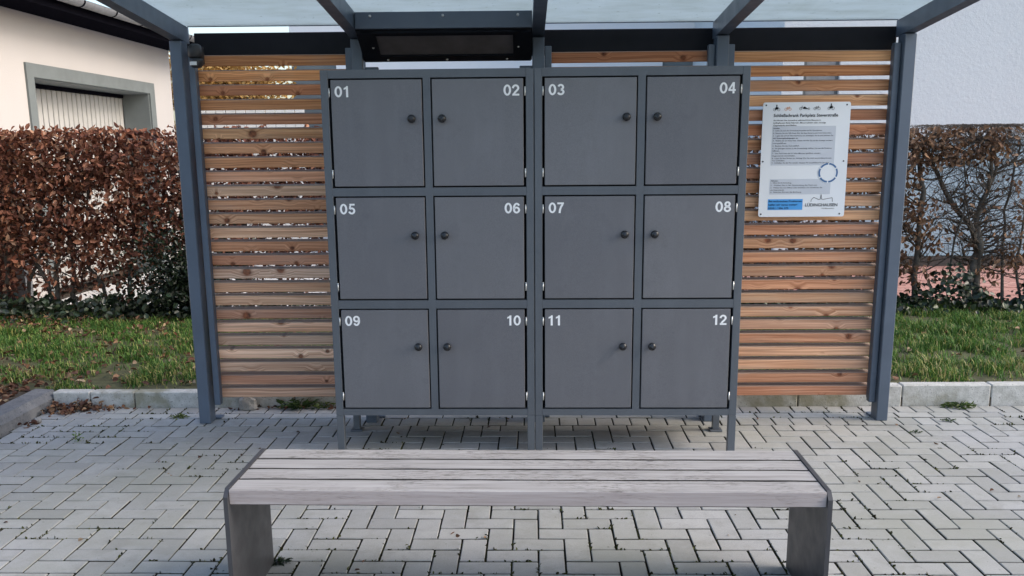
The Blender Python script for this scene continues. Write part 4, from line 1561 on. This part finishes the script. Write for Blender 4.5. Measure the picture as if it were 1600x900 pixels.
flat("skyline_emblem", stroke([S(.605, .868), S(.61, .848), S(.635, .828), S(.695, .848), S(.712, .845), S(.72, .802), S(.728, .845), S(.75, .846), S(.85, .832), S(.855, .868)], .0022), M['black_print'], -.0013)
rings = []
cu, cv = S(.785, .612)
for q in range(6):
    for s in range(8):
        a0 = math.radians(60 * q + 34 + s * 52 / 8); a1 = math.radians(60 * q + 34 + (s + 1) * 52 / 8)
        rings.append([(cu + .052 * math.cos(a0), cv + .052 * math.sin(a0)), (cu + .052 * math.cos(a1), cv + .052 * math.sin(a1)), (cu + .043 * math.cos(a1), cv + .043 * math.sin(a1)), (cu + .043 * math.cos(a0), cv + .043 * math.sin(a0))])
disc = [(cu + .054 * math.cos(2 * math.pi * s / 32), cv + .054 * math.sin(2 * math.pi * s / 32)) for s in range(32)]
flat("print_disc", [disc], M['sign_board'], -.0012)
flat("ring_emblem", rings, M['navy_print'], -.0018)


def ring_poly(cx, cz, r, wd, n=14):
    return stroke([(cx + r * math.cos(2 * math.pi * s / n), cz + r * math.sin(2 * math.pi * s / n)) for s in range(n + 1)], wd)


def bike(u, v, kind, mat):
    cx, cz = S(u, v)
    P = []
    if kind == 'cargo':
        P += ring_poly(cx - .017, cz, .0065, .0016) + ring_poly(cx + .026, cz, .0050, .0016)
        P += [[(cx - .004, cz - .001), (cx + .022, cz - .002), (cx + .006, cz + .010), (cx - .002, cz + .010)]]
        P += stroke([(cx - .017, cz), (cx - .010, cz + .010), (cx - .003, cz + .001), (cx + .026, cz)], .0018) + stroke([(cx - .010, cz + .010), (cx - .009, cz + .015)], .0024)
    else:
        P += ring_poly(cx - .0105, cz, .0070, .0015) + ring_poly(cx + .0105, cz, .0070, .0015)
        P += stroke([(cx - .0105, cz), (cx - .004, cz + .009), (cx + .006, cz + .009), (cx - .001, cz), (cx - .0105, cz)], .0016)
        P += stroke([(cx - .001, cz), (cx - .0045, cz + .012)], .0016) + stroke([(cx + .0105, cz), (cx + .0055, cz + .013), (cx + .009, cz + .013)], .0016)
        if kind == 'moto':
            P += [[(cx - .011, cz + .001), (cx + .008, cz + .001), (cx + .006, cz + .010), (cx - .004, cz + .012)]]
            P += [[(cx - .003, cz + .010), (cx + .004, cz + .009), (cx + .002, cz + .019), (cx - .002, cz + .019)]]
            P += [[(cx + .0035 * math.cos(t_ * .785), cz + .0215 + .0035 * math.sin(t_ * .785)) for t_ in range(8)]]
    for i, pl in enumerate(P):
        pass
    b = MB()
    for i, pl in enumerate(P):
        b.add([(a, -.0009 - .00002 * i, c) for a, c in pl], [tuple(range(len(pl)))])
    b.build("bicycle_icon", mat, sg)


bike(.155, .062, 'moto', M['black_print'])
bike(.285, .060, 'bike', M['orange_print'])
bike(.465, .056, 'cargo', M['black_print'])
bike(.615, .056, 'bike', M['black_print'])
bike(.775, .055, 'moto', M['black_print'])
scm = MB().lathe([(.0042, 0), (.0042, .0012), (.0026, .0026), (0, .003)], 10, Matrix.Rotation(math.pi / 2, 4, 'X')).mesh("screw", M['beam'], True)
for u, v in ((.035, .025), (.955, .025), (.025, .51), (.955, .51), (.03, .975), (.945, .975)):
    X, Z = S(u, v)
    link("screw", scm, sg, (X, 0, Z))


# ================================================================== small plants and stones
def weed(label, x, y, z, r, n, upw, mat, lo=0, hi=1):
    t_ = thing("weed", label, "weed", (x, y, z), 0, "weeds along the kerb and the joints")
    n *= 3
    az = NR.uniform(0, 2 * np.pi, n)
    D = np.stack([np.cos(az), np.sin(az), NR.uniform(.1, upw, n)], 1)
    P = np.stack([np.cos(az) * r * NR.uniform(0, .85, n), np.sin(az) * r * .5 * NR.uniform(0, .8, n), NR.uniform(0, r * .45, n) * upw], 1)
    N = rand_dirs(n, 1.2)
    L = NR.uniform(r * .18, r * .42, n)
    V, F = leaf_arrays(P, D, N, L, L * .42, .15, .35)
    tn = tones(n, lo, hi)
    link("leaves", np_mesh("leaves", V, F, np.concatenate([tn, tn]), mat), t_)
    st = MB()
    for i in range(5):
        a = RNG.uniform(0, 6.28)
        st.tube([(0, 0, 0), (math.cos(a) * r * .2, math.sin(a) * r * .1, r * .25), (math.cos(a) * r * .4, math.sin(a) * r * .2, r * .45)], [.003, .002, .001], 4)
    st.build("stalks", M['weed_leaf'], t_, kind="stuff")


weed("dark leafy weed growing at the foot of the left slat panel", -1.40, 5.215, 0, .12, 46, .9, M['weed_leaf'], 0, .6)
weed("yellow green weed at the left slat panel beside the locker", -1.25, 5.215, 0, .07, 22, 1.0, M['weed_leaf'], .4, 1)
weed("flat green weed in the paving joint before the right kerb", 2.50, 5.20, 0, .095, 26, .6, M['weed_leaf'], .2, .9)
weed("thin grass tuft in a paving joint left of the bench", -2.43, 4.60, 0, .045, 10, 2.2, M['grass'], .2, .8)
weed("yellowish moss tuft in a joint just left of the left post", -2.05, 5.02, 0, .06, 24, .5, M['weed_leaf'], .6, 1)
weed("small dark weed in a paving joint right of the right post", 2.32, 4.93, 0, .045, 12, .6, M['weed_leaf'], 0, .3)
weed("tiny dark weed between the pavers near the right edge", 2.05, 4.72, 0, .04, 10, .5, M['weed_leaf'], 0, .25)
weed("moss and weeds at the base of the left bench plate", -.96, 3.15, 0, .055, 30, .4, M['ivy_leaf'], 0, .6)


def rock(label, x, y, z, s, seed):
    rr = random.Random(seed)
    prof = []
    b = MB()
    n, mlat = 10, 6
    vs, fs = [], []
    for i in range(mlat + 1):
        th = math.pi * i / mlat
        for j in range(n):
            ph = 2 * math.pi * j / n
            q = Vector((math.sin(th) * math.cos(ph), math.sin(th) * math.sin(ph), math.cos(th)))
            k_ = 1 + .35 * mnoise.noise(q * 1.6 + Vector((seed, 0, 0)))
            vs.append((q.x * s[0] * k_, q.y * s[1] * k_, q.z * s[2] * k_))
    for i in range(mlat):
        for j in range(n):
            fs.append((i * n + j, (i + 1) * n + j, (i + 1) * n + (j + 1) % n, i * n + (j + 1) % n))
    b.add(vs, fs)
    o_ = b.build("stone", M['rock'], None, (x, y, z + s[2] * .7))
    tag(o_, label, "stone")


rock("grey rubble stone beside the foot of the left slat panel", -1.70, 5.19, 0, (.062, .035, .052), 3)
rock("small buff stone lying beside the dark kerb at the left", -2.83, 4.93, 0, (.026, .022, .018), 8)

# moss and grit in the wide joints in front
pts_ = []
for (x, y, sx, sy) in fin:
    if not (2.6 < y < 5.25 and abs(x) < 3.0):
        continue
    for q in range(34):
        t_ = RNG.random()
        if RNG.random() < sx / (sx + sy):
            u_, v_ = x + (t_ - .5) * sx, y - sy / 2
        else:
            u_, v_ = x - sx / 2, y + (t_ - .5) * sy
        mk = mnoise.noise(Vector((u_ * 2.0, v_ * 2.0, 31))) + .5 * mnoise.noise(Vector((u_ * 9, v_ * 9, 3)))
        lim = -.22 if (v_ < 3.32 and -1.2 < u_ < 1.2) else (.22 if u_ > -2 else .10)
        if mk > lim:
            pts_.append((u_ + RNG.gauss(0, .0022), v_ + RNG.gauss(0, .0022), -.005))
P = np.array(pts_)
n = len(P)
L = NR.uniform(.006, .018, n)
V, F = leaf_arrays(P, rand_dirs(n, .3), rand_dirs(n), L, L * .7, .2, .2)
t = tones(n, 0, 1, 1.2)
link("joint_moss", np_mesh("joint_moss", V, F, np.concatenate([t, t]), M['moss']), kind="stuff")
